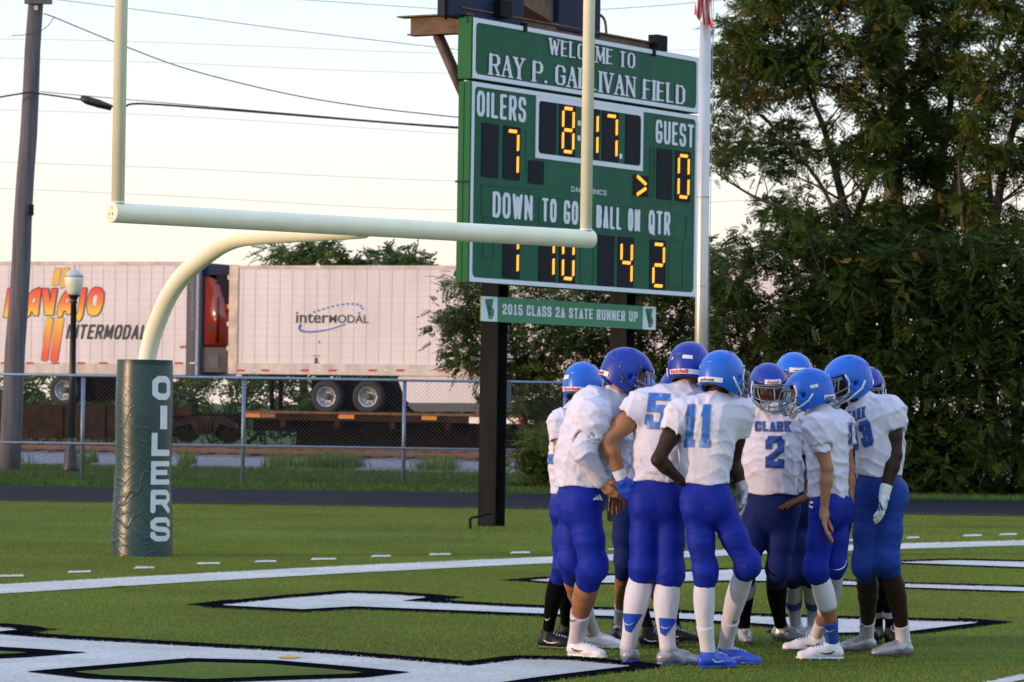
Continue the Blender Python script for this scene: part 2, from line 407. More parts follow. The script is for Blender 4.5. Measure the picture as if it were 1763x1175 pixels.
# ------------------------------------------------------------------ shared materials
M = {}
M['turf'] = mat('turf_green', (0.095, 0.140, 0.020), 0.9, var=0.28, low=(.45, .16), vscale=30, bump=0.01, bscale=260, spec=0.08)
M['tw'] = mat('turf_white_paint', (0.56, 0.57, 0.58), 0.8, var=0.22, low=(1.3, .12), vscale=35, bump=0.01, bscale=260, spec=0.2)
M['tk'] = mat('turf_black_paint', (0.006, 0.007, 0.012), 0.95, var=0.4, vscale=45, bump=0.01, bscale=260, spec=0.0)
M['track'] = mat('track_rubber', (0.008, 0.0095, 0.017), 0.95, var=0.3, vscale=9, bump=0.004, bscale=90, spec=0.1, stretch=(0.3, 2, 1))
M['lane'] = mat('lane_paint', (0.018, 0.021, 0.034), 0.9, spec=.1)
M['grass'] = mat('verge_grass', (0.030, 0.062, 0.010), 0.9, var=0.4, vscale=2.2, bump=0.03, bscale=30, spec=0.15)
M['dirt'] = mat('gravel', (0.19, 0.19, 0.225), 0.95, var=0.35, vscale=5, bump=0.04, bscale=18, spec=0.2)
M['ballast'] = mat('ballast', (0.13, 0.125, 0.135), 0.95, var=0.5, vscale=8, bump=0.06, bscale=10, spec=0.2)

# ------------------------------------------------------------------ ground
def sheet_rect(name, x0, y0, x1, y1, z, m, nx=1, ny=1):
    V = [(x0+(x1-x0)*i/nx, y0+(y1-y0)*j/ny, z) for j in range(ny+1) for i in range(nx+1)]
    F = [(j*(nx+1)+i, j*(nx+1)+i+1, (j+1)*(nx+1)+i+1, (j+1)*(nx+1)+i) for j in range(ny) for i in range(nx)]
    return tag(py_obj(name, V, F, m), kind='structure')
sheet_rect('ground', -1500, -200, 1500, 2500, -0.02, M['grass'])
sheet_rect('turf_field', -60, -40, 60, 54.2, 0.0, M['turf'])
def ytrack(s, X): return s-0.028*0*X
tag(py_obj('running_track', [(-60, 53.0, .006), (60, 52.2, .006), (60, 61.2, .006), (-60, 62.4, .006)], [(0, 1, 2, 3)], M['track']), kind='structure')
bm = bmesh.new()
for k in range(7):
    y = 54.1+k*1.16
    vs = [bm.verts.new(p) for p in [(-60, y, .010), (60, y-.9, .010), (60, y-.85, .010), (-60, y+.05, .010)]]; bm.faces.new(vs)
tag(bmesh_obj('track_lane_markings', bm, M['lane']), kind='structure')
# gravel road and raised railway bed beyond the fence (rows of heights along Y)
rng = np.random.RandomState(3)
def strip(name, prof, m, x0=-45, x1=60, nx=260, rough=0.03, slope=-0.37, piv=-4.4):
    V = []; F = []; ny = len(prof)
    xs = np.linspace(x0, x1, nx)
    for j, (y, z) in enumerate(prof):
        for x in xs: V.append((x, y+slope*(x-piv), z+rng.uniform(-rough, rough)))
    for j in range(ny-1):
        for i in range(nx-1): F.append((j*nx+i, j*nx+i+1, (j+1)*nx+i+1, (j+1)*nx+i))
    return tag(py_obj(name, V, F, m, smooth=True), kind='structure')
strip('gravel_road', [(80.5, -0.06), (81.2, 0.03), (84, .05), (88.5, .06), (90, .07), (90.8, .09)], M['dirt'], rough=0.015)
strip('railway_ballast', [(90.3, -0.04), (90.9, .06), (91.4, .12), (92.6, .15), (94, .16), (95.5, .14), (96.6, .10), (97.4, .12), (98.2, .16), (99.5, .2), (101.5, .2), (103, .18), (104.5, -.05)], M['ballast'], rough=0.04)

# painted marks on the turf; outlines measured in the photograph and laid on the ground
XS = 8.0
def paint(name, poly, z, m, grow=0.0, cells=220, kind='structure'):
    V, FA = poly_fill([(a/XS, b) for a, b in poly], cells=cells, grow=grow)
    W = [gnd(a*XS, b, z) for a, b in V]
    return tag(py_obj(name, W, FA, m), kind=kind)
L_GOAL = [(-700, 1042), (0, 1006.5), (300, 990), (600, 974.5), (900, 961), (1240, 947.5), (1500, 937.5), (1763, 930.5), (2300, 917), (2300, 925), (1763, 939), (1500, 947), (1240, 957.5), (900, 972), (600, 987), (300, 1004), (0, 1022.5), (-700, 1062)]
L_UP = [(382, 1042), (480, 1032), (600, 1022), (668, 1024), (735, 1028.5), (690, 1035), (880, 1045.5), (1062, 1051.5), (1310, 1062), (1565, 1069), (1685, 1072), (1620, 1080), (1565, 1087), (1385, 1090.5), (1360, 1087.5), (1400, 1081), (1315, 1074), (1180, 1065.5), (880, 1054.5), (610, 1044), (520, 1049)]
L_MID = [(912, 999), (1080, 990), (1262, 981), (1320, 981), (1345, 990), (1450, 1001), (1552, 1005.5), (1763, 1011.5), (1900, 1016), (1900, 1022), (1763, 1018), (1552, 1011), (1450, 1006.5), (1310, 1000), (1240, 999.5), (1045, 1003.5), (950, 1002)]
L_TOPR = [(1545, 968.5), (1640, 965), (1763, 968), (1900, 972), (1900, 981), (1763, 976.5), (1650, 972.5)]
L_BIG = [(-300, 1078), (0, 1093), (110, 1101), (560, 1126), (810, 1147), (900, 1135.5), (975, 1137), (1085, 1146.5), (930, 1165), (860, 1175), (780, 1195), (-300, 1195)]
H_DIA = [(45, 1156), (150, 1147), (325, 1133), (480, 1137), (600, 1147), (705, 1157), (630, 1166), (500, 1170), (350, 1176), (150, 1168)]
H_NOTCH = [(-200, 1106), (-10, 1113), (60, 1117), (150, 1123), (50, 1131), (-200, 1142)]
L_TL = [(-200, 1070), (0, 1080.5), (30, 1084), (0, 1087), (-200, 1082)]
L_BR = [(1690, 1176), (1763, 1161), (1850, 1143), (1850, 1150), (1763, 1170), (1730, 1177)]
DASH = [(0, 40, 992), (118, 155, 985), (232, 265, 978), (340, 378, 970.5), (440, 475, 967), (537, 578, 963), (640, 672, 958), (740, 775, 955), (880, 912, 952), (1048, 1077, 946), (1450, 1475, 931), (1562, 1582, 926), (1660, 1690, 922.5), (1722, 1750, 920.5)]
for nme, P in (('letter', L_UP), ('letter', L_MID), ('letter', L_TOPR), ('letter', L_BIG), ('letter', L_TL)):
    paint('end_zone_letter_outline', P, .004, M['tk'], grow=6.5 if P is L_BIG or P is L_TL else 5.0 if P is L_UP else 3.0)
    paint('end_zone_letter', P, .008, M['tw'])
TIPS = [[(318, 1041.5), (400, 1032), (400, 1047)], [(700, 1021), (802, 1028), (745, 1037), (690, 1037)], [(1650, 1064), (1748, 1071.5), (1650, 1084)], [(856, 999.5), (940, 993), (940, 1004)], [(-50, 1076), (108, 1084), (40, 1089), (-50, 1092)], [(650, 1150), (745, 1158), (650, 1165)]]
for P in TIPS: paint('end_zone_letter_outline', P, .0025, M['tk'], cells=60)
for P in (H_DIA, H_NOTCH):
    paint('end_zone_letter_outline', P, .012, M['tk'], grow=0)
    paint('turf_field', P, .016, M['turf'], grow=-6.5)
paint('goal_line', L_GOAL, .006, M['tw'], cells=400)
paint('side_stripe', L_BR, .006, M['tw'], cells=60)
for a, b, y in DASH:
    paint('hash_mark', [(a, y-1.2), (b, y-2.2), (b+2, y+.4), (a-3, y+1.6)], .005, M['tw'], cells=20)

M['opm'] = mat('orange_paint_smudge', (.55, .30, .06), .9)
for P in ([(478, 1131), (500, 1129), (519, 1131), (505, 1134), (485, 1133)], [(192, 1008.5), (212, 1007), (214, 1009), (195, 1010)]): paint('paint_smudge', P, .0125, M['opm'], cells=20)
def inpoly(P, X, Y, grow=0.0):
    P = np.array([(a/XS, b) for a, b in P], float); return poly_sdf(P, X/XS, Y)-grow < 0
def blades(name, n, sampler, hmin, hmax, wdt, mats, classify=None, lean=0.5, seed=1, kind='stuff', zb=0.0):
    r = np.random.RandomState(seed); X, Y = sampler(r, n); n = len(X)
    Z = np.full(n, 0.0)+zb; H = r.uniform(hmin, hmax, n); a = r.uniform(0, 2*np.pi, n); l = r.uniform(0, lean, n); b = r.uniform(0, 2*np.pi, n)
    ex, ey = np.cos(a)*wdt/2, np.sin(a)*wdt/2
    V = np.stack([np.stack([X-ex, Y-ey, Z], 1), np.stack([X+ex, Y+ey, Z], 1),
                  np.stack([X+np.cos(b)*l*H, Y+np.sin(b)*l*H, Z+H], 1)], 1)
    cls = classify(X, Y) if classify else np.zeros(n, int); out = []
    for c, m in enumerate(mats):
        s = V[cls == c]
        if len(s): out.append(tag(np_obj(name[c] if isinstance(name, (list, tuple)) else name, s.reshape(-1, 3), np.arange(len(s)*3).reshape(-1, 3), m, smooth=False), kind=kind))
    return out
M['bg'] = mat('turf_blade_green', (0.140, 0.190, 0.028), 0.75, var=0.35, low=(.45, .16), vscale=60, spec=0.2)
M['bw'] = mat('turf_blade_white', (0.72, 0.73, 0.76), 0.6, var=0.12, low=(1.3, .12), vscale=40, spec=0.3)
M['bk'] = mat('turf_blade_black', (0.007, 0.008, 0.014), 0.95, spec=0.0)
M['bw'].name = 'turf_blade_white'
def pix_of(X, Y, Z=0.0):
    P = np.stack([X, Y, Z-CAMH+0*X], 1) @ np.array(CR)          # rows * R == R^T p
    return CX+FPX*P[:, 0]/-P[:, 2], CY-FPX*P[:, 1]/-P[:, 2]
def cls_turf(X, Y):
    x, y = pix_of(X, Y); c = np.zeros(len(X), int)
    for P, g in ((L_UP, 5.0), (L_MID, 3.0), (L_TOPR, 3.0), (L_BIG, 6.5), (L_TL, 6.5)): c[inpoly(P, x, y, g)] = 2
    for P in TIPS: c[inpoly(P, x, y)] = 2
    for P in (L_UP, L_MID, L_TOPR, L_BIG, L_TL, L_GOAL, L_BR): c[inpoly(P, x, y)] = 1
    for P in (H_DIA, H_NOTCH): c[inpoly(P, x, y)] = 2; c[inpoly(P, x, y, -6.5)] = 0
    rr = np.random.RandomState(4).rand(len(X)); c[(c == 1) & (rr < .07)] = 0
    for a, b, yy in DASH: c[(x > a) & (x < b) & (np.abs(y-yy) < 1.6)] = 1
    return c
def samp_turf(r, n):
    Y = np.sqrt(r.uniform(19.0**2, 38.0**2, n)); X = (r.uniform(-0.155, 0.155, n))*Y; return X, Y
blades(['artificial_turf_blades', 'painted_white_turf_blades', 'painted_black_turf_blades'], 420000, samp_turf, .005, .014, .005, [M['bg'], M['bw'], M['bk']], cls_turf, 0.9, 5)
def samp_turf2(r, n):
    Y = np.sqrt(r.uniform(37.0**2, 53.6**2, n)); X = (r.uniform(-0.155, 0.155, n))*Y; return X, Y
blades('artificial_turf_blades', 170000, samp_turf2, .006, .015, .008, [M['bg'], M['bw'], M['bk']], cls_turf, 0.9, 15)
def samp_verge(r, n):
    Y = r.uniform(62.2, 82, n); X = r.uniform(-0.15, 0.16, n)*Y; return X, Y
M['vg'] = mat('grass_blade', (0.040, 0.088, 0.012), 0.7, var=0.5, vscale=1.5, spec=0.3)
blades('verge_grass', 160000, samp_verge, .03, .09, .012, [M['vg']], None, 0.8, 6)
M['weed'] = mat('weed_leaf', (0.060, 0.11, 0.02), 0.7, var=0.5, vscale=3, spec=0.3)
wc = [(at(x, y, 84)[0], r_) for x, y, r_ in [(500, 800, .4), (545, 800, .5), (575, 800, .3), (600, 800, .25), (610, 800, .3), (740, 800, .35), (770, 800, .3), (330, 800, .1), (160, 800, .1), (20, 800, .5), (560, 800, .4), (585, 800, .3), (480, 800, .3)]]
def samp_weed(r, n):
    k = r.randint(0, len(wc), n); X = np.array([wc[i][0] for i in k])+r.normal(0, .35, n)*np.array([wc[i][1] for i in k])*1.2; Y = r.uniform(81, 84.5, n); return X, Y
blades('tall_roadside_weeds', 3800, samp_weed, .10, .45, .025, [M['weed']], None, 0.35, 8)

# ------------------------------------------------------------------ chain-link fence
M['galv'] = mat('galvanised_steel', (0.20, 0.27, 0.38), 0.45, 0.5, var=0.12, vscale=8)
FY = 66.7
fx = [at(418+277*k, 768, FY).x for k in range(-4, 6)]
z_top, z_mid = at(418, 651, FY).z, at(418, 768, FY).z
x0, x1 = fx[0], fx[-1]
fence = thing('chain_link_fence', 'galvanised chain-link fence with two horizontal rails between running track and railway', 'fence', (0, FY, 0))
tube_obj('top_rail', [(x0, FY, z_top), (x1, FY, z_top)], 0.024, M['galv'], fence, 8)
tube_obj('middle_rail', [(x0, FY, z_mid), (x1, FY, z_mid)], 0.020, M['galv'], fence, 8)
for x in fx: tube_obj('post', [(x, FY+.05, -.05), (x, FY+.05, z_top-.02)], 0.036, M['galv'], fence, 10)
M['wire'] = mat('fence_wire', (0.075, 0.09, 0.115), 0.7, 0.2, spec=.15)
bm = bmesh.new(); hgt = z_top-.05; dd = 0.075; n = int((x1-x0+hgt)/dd)
for k in range(n):
    for s in (1, -1):
        xa = x0+k*dd-hgt if s > 0 else x0+k*dd; xb = xa+s*hgt
        a = Vector((xa, FY-.03+.004*s, .03)); b = Vector((xb, FY-.03+.004*s, .03+hgt))
        def cl(p, q):
            for e, sg in ((x0, 1), (x1, -1)):
                if (p.x-e)*sg < 0 and (q.x-e)*sg > 0: p = p+(q-p)*((e-p.x)/(q.x-p.x))
            return p
        if max(a.x, b.x) <= x0 or min(a.x, b.x) >= x1: continue
        a, b = cl(a, b), cl(b, a); add_tube(bm, [a, b], 0.0019, 3, False)
tag(bmesh_obj('chain_link_mesh', bm, M['wire'], fence), kind='stuff')

# ------------------------------------------------------------------ goalpost
M['goal'] = mat('goal_cream_paint', (0.80, 0.775, 0.62), 0.42, var=0.05, vscale=3, spec=0.4, bump=0.001, bscale=5)
M['red'] = mat('red_marker', (0.45, 0.04, 0.03), 0.6)
M['slot'] = mat('dark_gap', (0.02, 0.02, 0.02), 0.8)
B0 = gnd(244, 957); GL = at(194, 366, 30.05); GR = at(1017, 412.5, 33.55); GL.z = GR.z = (GL.z+GR.z)/2
GLdir = (GR-GL).normalized()
gp = thing('football_goalpost', 'cream gooseneck football goalpost with crossbar and two uprights behind the huddle', 'goalpost', B0)
bm = bmesh.new(); add_tube(bm, [GL, GR], .082, 40, False)
for e, s in ((GL, -1), (GR, 1)): add_tube(bm, [e+GLdir*s*.02*0, e+GLdir*s*.004, e+GLdir*s*.012], [.082, .082, .074], 40)
cb = bmesh_obj('crossbar', bm, M['goal'], gp)
for e, off in ((GL, .05), (GR, -.06)):
    b = e+GLdir*off+Vector((0, 0, .07)); tube_obj('upright', [b, b+Vector((0, 0, 6.1))], .0535, M['goal'], gp, 28)
    c = e+GLdir*(off+.0)+Vector((0, 0, .084)); bm = bmesh.new(); add_lathe(bm, [(.056, -.006), (.058, 0), (.056, .006)], c, 24); bmesh_obj('weld_collar', bm, M['slot'] if False else M['goal'], gp)
mid = (GL+GR)/2; t_end = (Vector((mid.x, mid.y, 0))-Vector((B0.x, B0.y, 0))); tl = t_end.length; td = t_end/tl
gn = [(0, 0), (0, 1.2), (0, 1.55), (.03, 1.80), (.095, 1.98), (.207, 2.165), (.42, 2.42), (.70, 2.62), (1.13, 2.80), (1.55, 2.915), (2.1, 2.945), (tl-.02, 2.950)]
tube_obj('gooseneck', spline([B0+td*t+Vector((0, 0, h)) for t, h in gn], 6), .084, M['goal'], gp, 32)
# stencilled marks on the end cap of the crossbar
ec = GL-GLdir*.0145; eu = Vector((-GLdir.y, GLdir.x, 0))*-1; bm = bmesh.new()
for (a, b, c, d) in ((-.012, .045, .012, .038), (.012, .038, .014, .028), (-.032, .0, -.024, -.012), (-.024, -.012, -.03, -.022), (.012, -.005, .026, .0), (.012, -.02, .026, -.012), (.012, -.005, .012, -.02), (-.03, -.045, -.022, -.045), (-.006, -.045, .002, -.045), (.018, -.045, .026, -.045)):
    add_tube(bm, [ec+eu*a+Vector((0, 0, b)), ec+eu*c+Vector((0, 0, d))], .0022, 4)
bmesh_obj('stencil_marks', bm, M['red'], cb)

# padded sleeve
M['pad'] = mat('pad_vinyl', (0.013, 0.044, 0.048), 0.36, var=0.12, vscale=4, spec=0.5)
M['padw'] = mat('pad_letter_vinyl', (0.60, 0.63, 0.68), 0.5, var=0.05, vscale=9, spec=0.4)
PR, PH = .272, 1.835
def pad_r(a, z):
    """radius of the creased vinyl cover: thin criss-cross ridges, strongest on the left half"""
    d = 0
    for fam, (k, sl_, sd_) in enumerate(((15., 1.0, 1), (13., -1.0, 5), (23., .8, 9), (20., -.7, 4), (31., 1.1, 2))):
        ph = k*(z*1.35+sl_*a*.30)+1.5*np.sin(1.9*a+z*2.7+sd_)+0.9*np.sin(4*a-z*5+sd_*2)+.5*np.sin(9*a+z*8+sd_)
        g = np.clip(.5+.7*np.sin(2.1*z*3+a*2.3*(-1)**fam+sd_*1.7)+.4*np.sin(7*z-a*3+sd_), 0, 1.2)
        rdg = 1-np.abs(np.sin(ph)); d = d+np.maximum(rdg-.70, 0)**1.1*(.020 if fam < 2 else .013)*g
    wgt = np.clip(1.4-z/1.35, 0.05, 1)**.8*(.22+.78*np.clip(np.cos(a-math.radians(215))*1.5+.2, 0, 1))
    top = np.clip((PH-z)/.05, 0, 1); bulge = .006*np.sin(z*5+1)+.004*np.sin(2*a+z*4)
    return PR-0.012+.02*(1-z/PH)+(d*wgt*.6+bulge)*top
na, nz = 420, 560; A = np.linspace(0, 2*np.pi, na, endpoint=False); Zs = np.linspace(0, PH, nz)
AA, ZZ = np.meshgrid(A, Zs); R_ = pad_r(AA, ZZ)
V = np.stack([B0.x+R_*np.cos(AA), B0.y+R_*np.sin(AA), ZZ], -1).reshape(-1, 3).tolist()
F = [(j*na+i, j*na+(i+1) % na, (j+1)*na+(i+1) % na, (j+1)*na+i) for j in range(nz-1) for i in range(na)]
V.append((B0.x, B0.y, PH+.004)); c = len(V)-1; F += [((nz-1)*na+i, (nz-1)*na+(i+1) % na, c) for i in range(na)]
me = bpy.data.meshes.new('post_pad'); me.from_pydata(V, [], F); me.shade_smooth()
pad = link('post_pad', me, M['pad']); tag(pad, 'dark green padded vinyl sleeve lettered OILERS around the goalpost base', 'goalpost pad')
ang0 = math.atan2(-1, 0.0)+math.asin(min(.99, (287-248)/52.0))+.0
def pad_map(u, v):
    a = ang0+u/PR; r = pad_r(np.array(a), np.array(v)).item()+.0035; return (B0.x+r*math.cos(a), B0.y+r*math.sin(a), v)
Vp, Fp = [], []
for ch, (yt, yb) in zip('OILERS', ((645, 687), (697, 738), (744.5, 785), (794, 835), (844, 885), (892, 934))):
    zt = (961-yt)/187.5; zb = (961-yb)/187.5; wd = .13 if ch != 'I' else .045
    v, f = glyph_text(ch, -wd, zb, wd*.75, zt, ('block' if ch in 'LE' else 'sans'), wt=(.27 if ch in 'OL' else .22), cells=26) if ch != 'I' else ([(x*wd, zb+y*(zt-zb)) for y in np.linspace(0, 1, 9) for x in (-1, -.33, .33, 1)], [(j*4+i, j*4+i+1, j*4+i+5, j*4+i+4) for j in range(8) for i in range(3)])
    k = len(Vp); Vp += v; Fp += [[k+i for i in q] for q in f]
    sheet('letter', (v, f), pad_map, M['padw'], pad)

# ------------------------------------------------------------------ scoreboard
class Wall:
    """upright plane through P, running along the horizontal direction u; n faces the camera"""
    k = 1.0
    def __init__(s, P, u):
        s.P = Vector(P); s.u = Vector((u[0], u[1], 0)).normalized(); s.n = Vector((s.u.y, -s.u.x, 0))
    def uv(s, x, y):
        d = ray(x, y); C = Vector((0, 0, CAMH)); t = (s.P-C).dot(s.n)/d.dot(s.n); q = C+d*t
        return ((q-s.P).dot(s.u), q.z)
    def pt(s, u, v, o=0.0): return Vector((s.P.x, s.P.y, 0))+s.u*u+Vector((0, 0, v))+s.n*o
    def rect(s, x0, y0, x1, y1):
        a = s.uv(x0, y0); b = s.uv(x1, y1); return a[0], min(a[1], b[1]), b[0], max(a[1], b[1])
    def R(s): return Matrix((s.u, -s.n, Vector((0, 0, 1)))).transposed()
    def box(s, name, u0, v0, u1, v1, o0, o1, m, parent=None, bevel=0.0):
        return box_obj(name, s.pt((u0+u1)/2, (v0+v1)/2, (o0+o1)/2), (abs(u1-u0), abs(o1-o0), abs(v1-v0)), m, parent, s.R(), bevel)
    def word(s, name, txt, BL, TL, BR, m, parent, o, style='sans', wt=.17, grow=0, serif=0, gap=.5, shear=0, font=False, bold=0, cells=26):
        u0, v0 = s.uv(*BL); _, v1 = s.uv(*TL); u1, _ = s.uv(*BR)
        if font: VF = font_fit(txt, u0, v0, u1, v1, bold, shear)
        else:
            VF = glyph_text(txt, u0*s.k, v0, u1*s.k, v1, style, wt, cells, gap, grow, shear, serif); VF = ([(a/s.k, b) for a, b in VF[0]], VF[1])
        gs = list(WG) if not font else [0]*len(VF[1])
        for k in sorted(set(gs)):
            sub = [f for f, q in zip(VF[1], gs) if q == k]; ids = sorted({i for f in sub for i in f}); mp = {a: b for b, a in enumerate(ids)}
            ob = sheet(name, ([VF[0][i] for i in ids], [[mp[i] for i in f] for f in sub]), lambda u, v: s.pt(u, v, o), m, parent)
        return ob
pA, pB = at(810, 260, 43.8), at(1198, 310, 48.5)
SB = Wall(pA, pB-pA); SB.k = .55
M['sbg'] = mat('scoreboard_green', (0.004, 0.088, 0.050), 0.5, var=0.16, low=(.9, .12), vscale=5, spec=0.15, stretch=(1, 1, .2))
M['sbs'] = mat('scoreboard_side_lit_green', (0.010, 0.110, 0.040), 0.6, spec=.15, var=0.08, vscale=2)  # lighter than the front: low sun on the side put into the colour
M['sbw'] = mat('scoreboard_white', (0.62, 0.66, 0.78), 0.5, var=0.03, vscale=3)
M['sbd'] = mat('digit_panel_black', (0.008, 0.009, 0.018), 0.6, spec=0.1)
M['sbk'] = mat('letter_shadow_black', (0.006, 0.008, 0.012), 0.6)
M['led'] = mat('amber_lamp', (0.3, 0.12, 0.02), 0.5, emit=(1.0, 0.36, 0.025), es=0.62)
M['dgr'] = mat('groove_dark_green', (0.003, 0.05, 0.025), 0.6)
M['rust'] = mat('rusty_steel', (0.10, 0.055, 0.035), 0.8, var=0.5, vscale=7, col2=(0.16, 0.10, 0.075), c2lo=.35, c2hi=.7, bump=.004, bscale=25)
M['navy'] = mat('navy_cabinet', (0.010, 0.018, 0.050), 0.6, var=.2, vscale=2, spec=.15)
M['post'] = mat('dark_painted_steel', (0.010, 0.011, 0.012), 0.7, var=0.4, vscale=5, spec=.08, stretch=(1, 1, .2))
sb = thing('scoreboard', 'green football scoreboard with lit amber digits on two dark steel posts', 'scoreboard', SB.pt(1.4, 0))
uL = 0.0; uR = SB.uv(1202, 150)[0]; v0 = SB.uv(805, 486)[1]; v1 = SB.uv(814, 29)[1]; vs = SB.uv(809, 137)[1]
SB.box('cabinet', uL, v0, uR, vs-.012, -.17, 0, M['sbg'], sb, .004)
SB.box('header_panel', uL, vs+.012, uR, v1, -.19, 0.004, M['sbg'], sb, .004)
SB.box('side_panel', uL-.012, v0, uL, vs-.03, -.17, -.005, M['sbs'], sb)
SB.box('side_panel', uL-.012, vs+.03, uL, v1, -.19, -.005, M['sbs'], sb)
def frame(name, u0, v0, u1, v1, t, r, o, m, parent):
    def rr(u0, v0, u1, v1, r):
        P = []
        for cx, cy, a in ((u1-r, v1-r, 0), (u0+r, v1-r, 90), (u0+r, v0+r, 180), (u1-r, v0+r, 270)):
            for k in range(6): q = math.radians(a+18*k); P.append((cx+r*math.cos(q), cy+r*math.sin(q)))
        return P
    A = rr(u0, v0, u1, v1, .001); B = rr(u0+t, v0+t, u1-t, v1-t, r); n = len(A); bm = bmesh.new()
    a = [bm.verts.new(SB.pt(*p, o)) for p in A]; b = [bm.verts.new(SB.pt(*p, o)) for p in B]; c = [bm.verts.new(SB.pt(*p, o-.012)) for p in A]; d = [bm.verts.new(SB.pt(*p, o-.012)) for p in B]
    for i in range(n):
        j = (i+1) % n; bm.faces.new((a[i], a[j], b[j], b[i])); bm.faces.new((a[i], c[i], c[j], a[j])); bm.faces.new((b[i], b[j], d[j], d[i]))
    return bmesh_obj(name, bm, m, parent)
frame('white_border', uL+.01, vs+.02, uR-.01, v1-.008, .052, .07, .014, M['sbw'], sb)
frame('white_border', uL+.01, v0+.008, uR-.01, vs-.02, .052, .07, .010, M['sbw'], sb)
c0 = SB.rect(921, 272.6, 1107, 190); frame('clock_border', c0[0], SB.uv(920.5, 272)[1], c0[2], SB.uv(921, 164)[1], .06, .06, .010, M['sbw'], sb)
vsm = SB.uv(811.8, 312.7)[1]
SB.box('panel_seam', uL+.07, vsm-.007, uR-.07, vsm+.005, .001, .003, M['dgr'], sb)
SB.box('side_seam', uL-.03, vsm-.012, uL-.011, vsm+.012, -.19, -.01, M['slot'], sb)
SB.box('side_rib', uL-.022, v0, uL-.012, vs-.03, -.105, -.09, M['sbs'], sb)
# shallow hatch outlines pressed into the lower cabinet
for (x0_, y0_, x1_, y1_) in ((828, 371, 910, 318), (927, 385, 1008, 338), (1042, 400, 1100, 352), (1117, 408, 1182, 365), (831, 445, 851, 372), (998, 490, 1022, 400), (1151, 495, 1176, 416), (888, 300, 906, 222), (1118, 340, 1126, 252)):
    a = SB.uv(x0_, y0_); b = SB.uv(x1_, y1_+ (y0_-y1_)*0); t = .008; U0, V0, U1, V1 = a[0], a[1], b[0], SB.uv(x0_, y1_)[1]
    bm = bmesh.new()
    for q in ((U0, V0, U1, V0+t), (U0, V1-t, U1, V1), (U0, V0+t, U0+t, V1-t), (U1-t, V0+t, U1, V1-t)):
        add_box(bm, SB.pt((q[0]+q[2])/2, (q[1]+q[3])/2, .0035), (q[2]-q[0], .004, q[3]-q[1]), SB.R())
    bmesh_obj('hatch_outline', bm, M['dgr'], sb)
W_ = M['sbw']
for txt, BL, TL, BR in (('WELCOME TO', (943.5, 94), (942.6, 65), (1092, 120)), ('RAY P. GALLIVAN FIELD', (840.3, 128.6), (841.5, 91), (1178, 184))):
    SB.word('lettering_outline', txt, BL, TL, BR, M['sbk'], sb, .008, 'serif', wt=.15, grow=.010, serif=1.8, gap=.22, cells=30)
    SB.word('lettering', txt, BL, TL, BR, W_, sb, .012, 'serif', wt=.15, serif=1.8, gap=.22, cells=30)
for txt, BL, TL, BR in (('OILERS', (820, 199.7), (820, 155.6), (904.6, 211.3)), ('GUEST', (1128, 246), (1128, 205.8), (1194, 253.6)), ('DOWN', (847, 374), (847.7, 329.6), (916, 380)),
                        ('TO GO', (932, 381.4), (931, 340.5), (994.3, 389)), ('BALL ON', (1025.7, 392.3), (1025.7, 353), (1101, 400.4)), ('QTR', (1115.6, 402.6), (1115.6, 361.7), (1153, 406))):
    SB.word('lettering', txt, BL, TL, BR, W_, sb, .006, 'sans', wt=.118, gap=.30)
SB.word('lettering', 'DAKTRONICS', (982.9, 330.4), (982.9, 321.4), (1043.4, 337), W_, sb, .006, 'sans', wt=.13, gap=.5, cells=14)
SEGM = {'0': 'abcdef', '1': 'bc', '2': 'abged', '4': 'fgbc', '7': 'abc', '8': 'abcdefg', ' ': ''}
def digit_panel(x0, yb, x1, yt, ch):
    """x0..x1 photo columns of the panel, yb/yt measured on its left edge"""
    u0, va = SB.uv(x0, yb); _, vb = SB.uv(x0, yt); u1, _ = SB.uv(x1, yb)
    p = SB.box('digit_panel', u0, va, u1, vb, -.01, .009, M['sbd'], sb, .003)
    w_, h_ = u1-u0, vb-va; a0, a1 = u0+w_*.19, u1-w_*.16; b0, b1 = va+h_*.09, vb-h_*.09; bm_ = (b0+b1)/2; g = .035
    seg = {'a': (a0+g, b1, a1-g, b1), 'g': (a0+g, bm_, a1-g, bm_), 'd': (a0+g, b0, a1-g, b0), 'f': (a0, bm_+g, a0, b1-g), 'b': (a1, bm_+g, a1, b1-g), 'e': (a0, b0+g, a0, bm_-g), 'c': (a1, b0+g, a1, bm_-g)}
    for s_ in SEGM[ch]:
        q = seg[s_]; bm = bmesh.new(); n = 9 if s_ in 'agd' else 9
        for k in range(n):
            t = (k+.5)/n; cu, cv = q[0]+(q[2]-q[0])*t, q[1]+(q[3]-q[1])*t
            for off in (-.0105, .0105):
                uu, vv = (cu+off*.4, cv+off*.9) if s_ in 'agd' else (cu+off, cv+off*.35)
                t_ = bmesh.new(); bmesh.ops.create_uvsphere(t_, u_segments=8, v_segments=5, radius=.0115)
                bmesh.ops.translate(t_, verts=t_.verts, vec=SB.pt(uu, vv, .012)); me_ = bpy.data.meshes.new('t'); t_.to_mesh(me_); t_.free(); bm.from_mesh(me_); bpy.data.meshes.remove(me_)
        bmesh_obj('lit_segment', bm, M['led'], p)
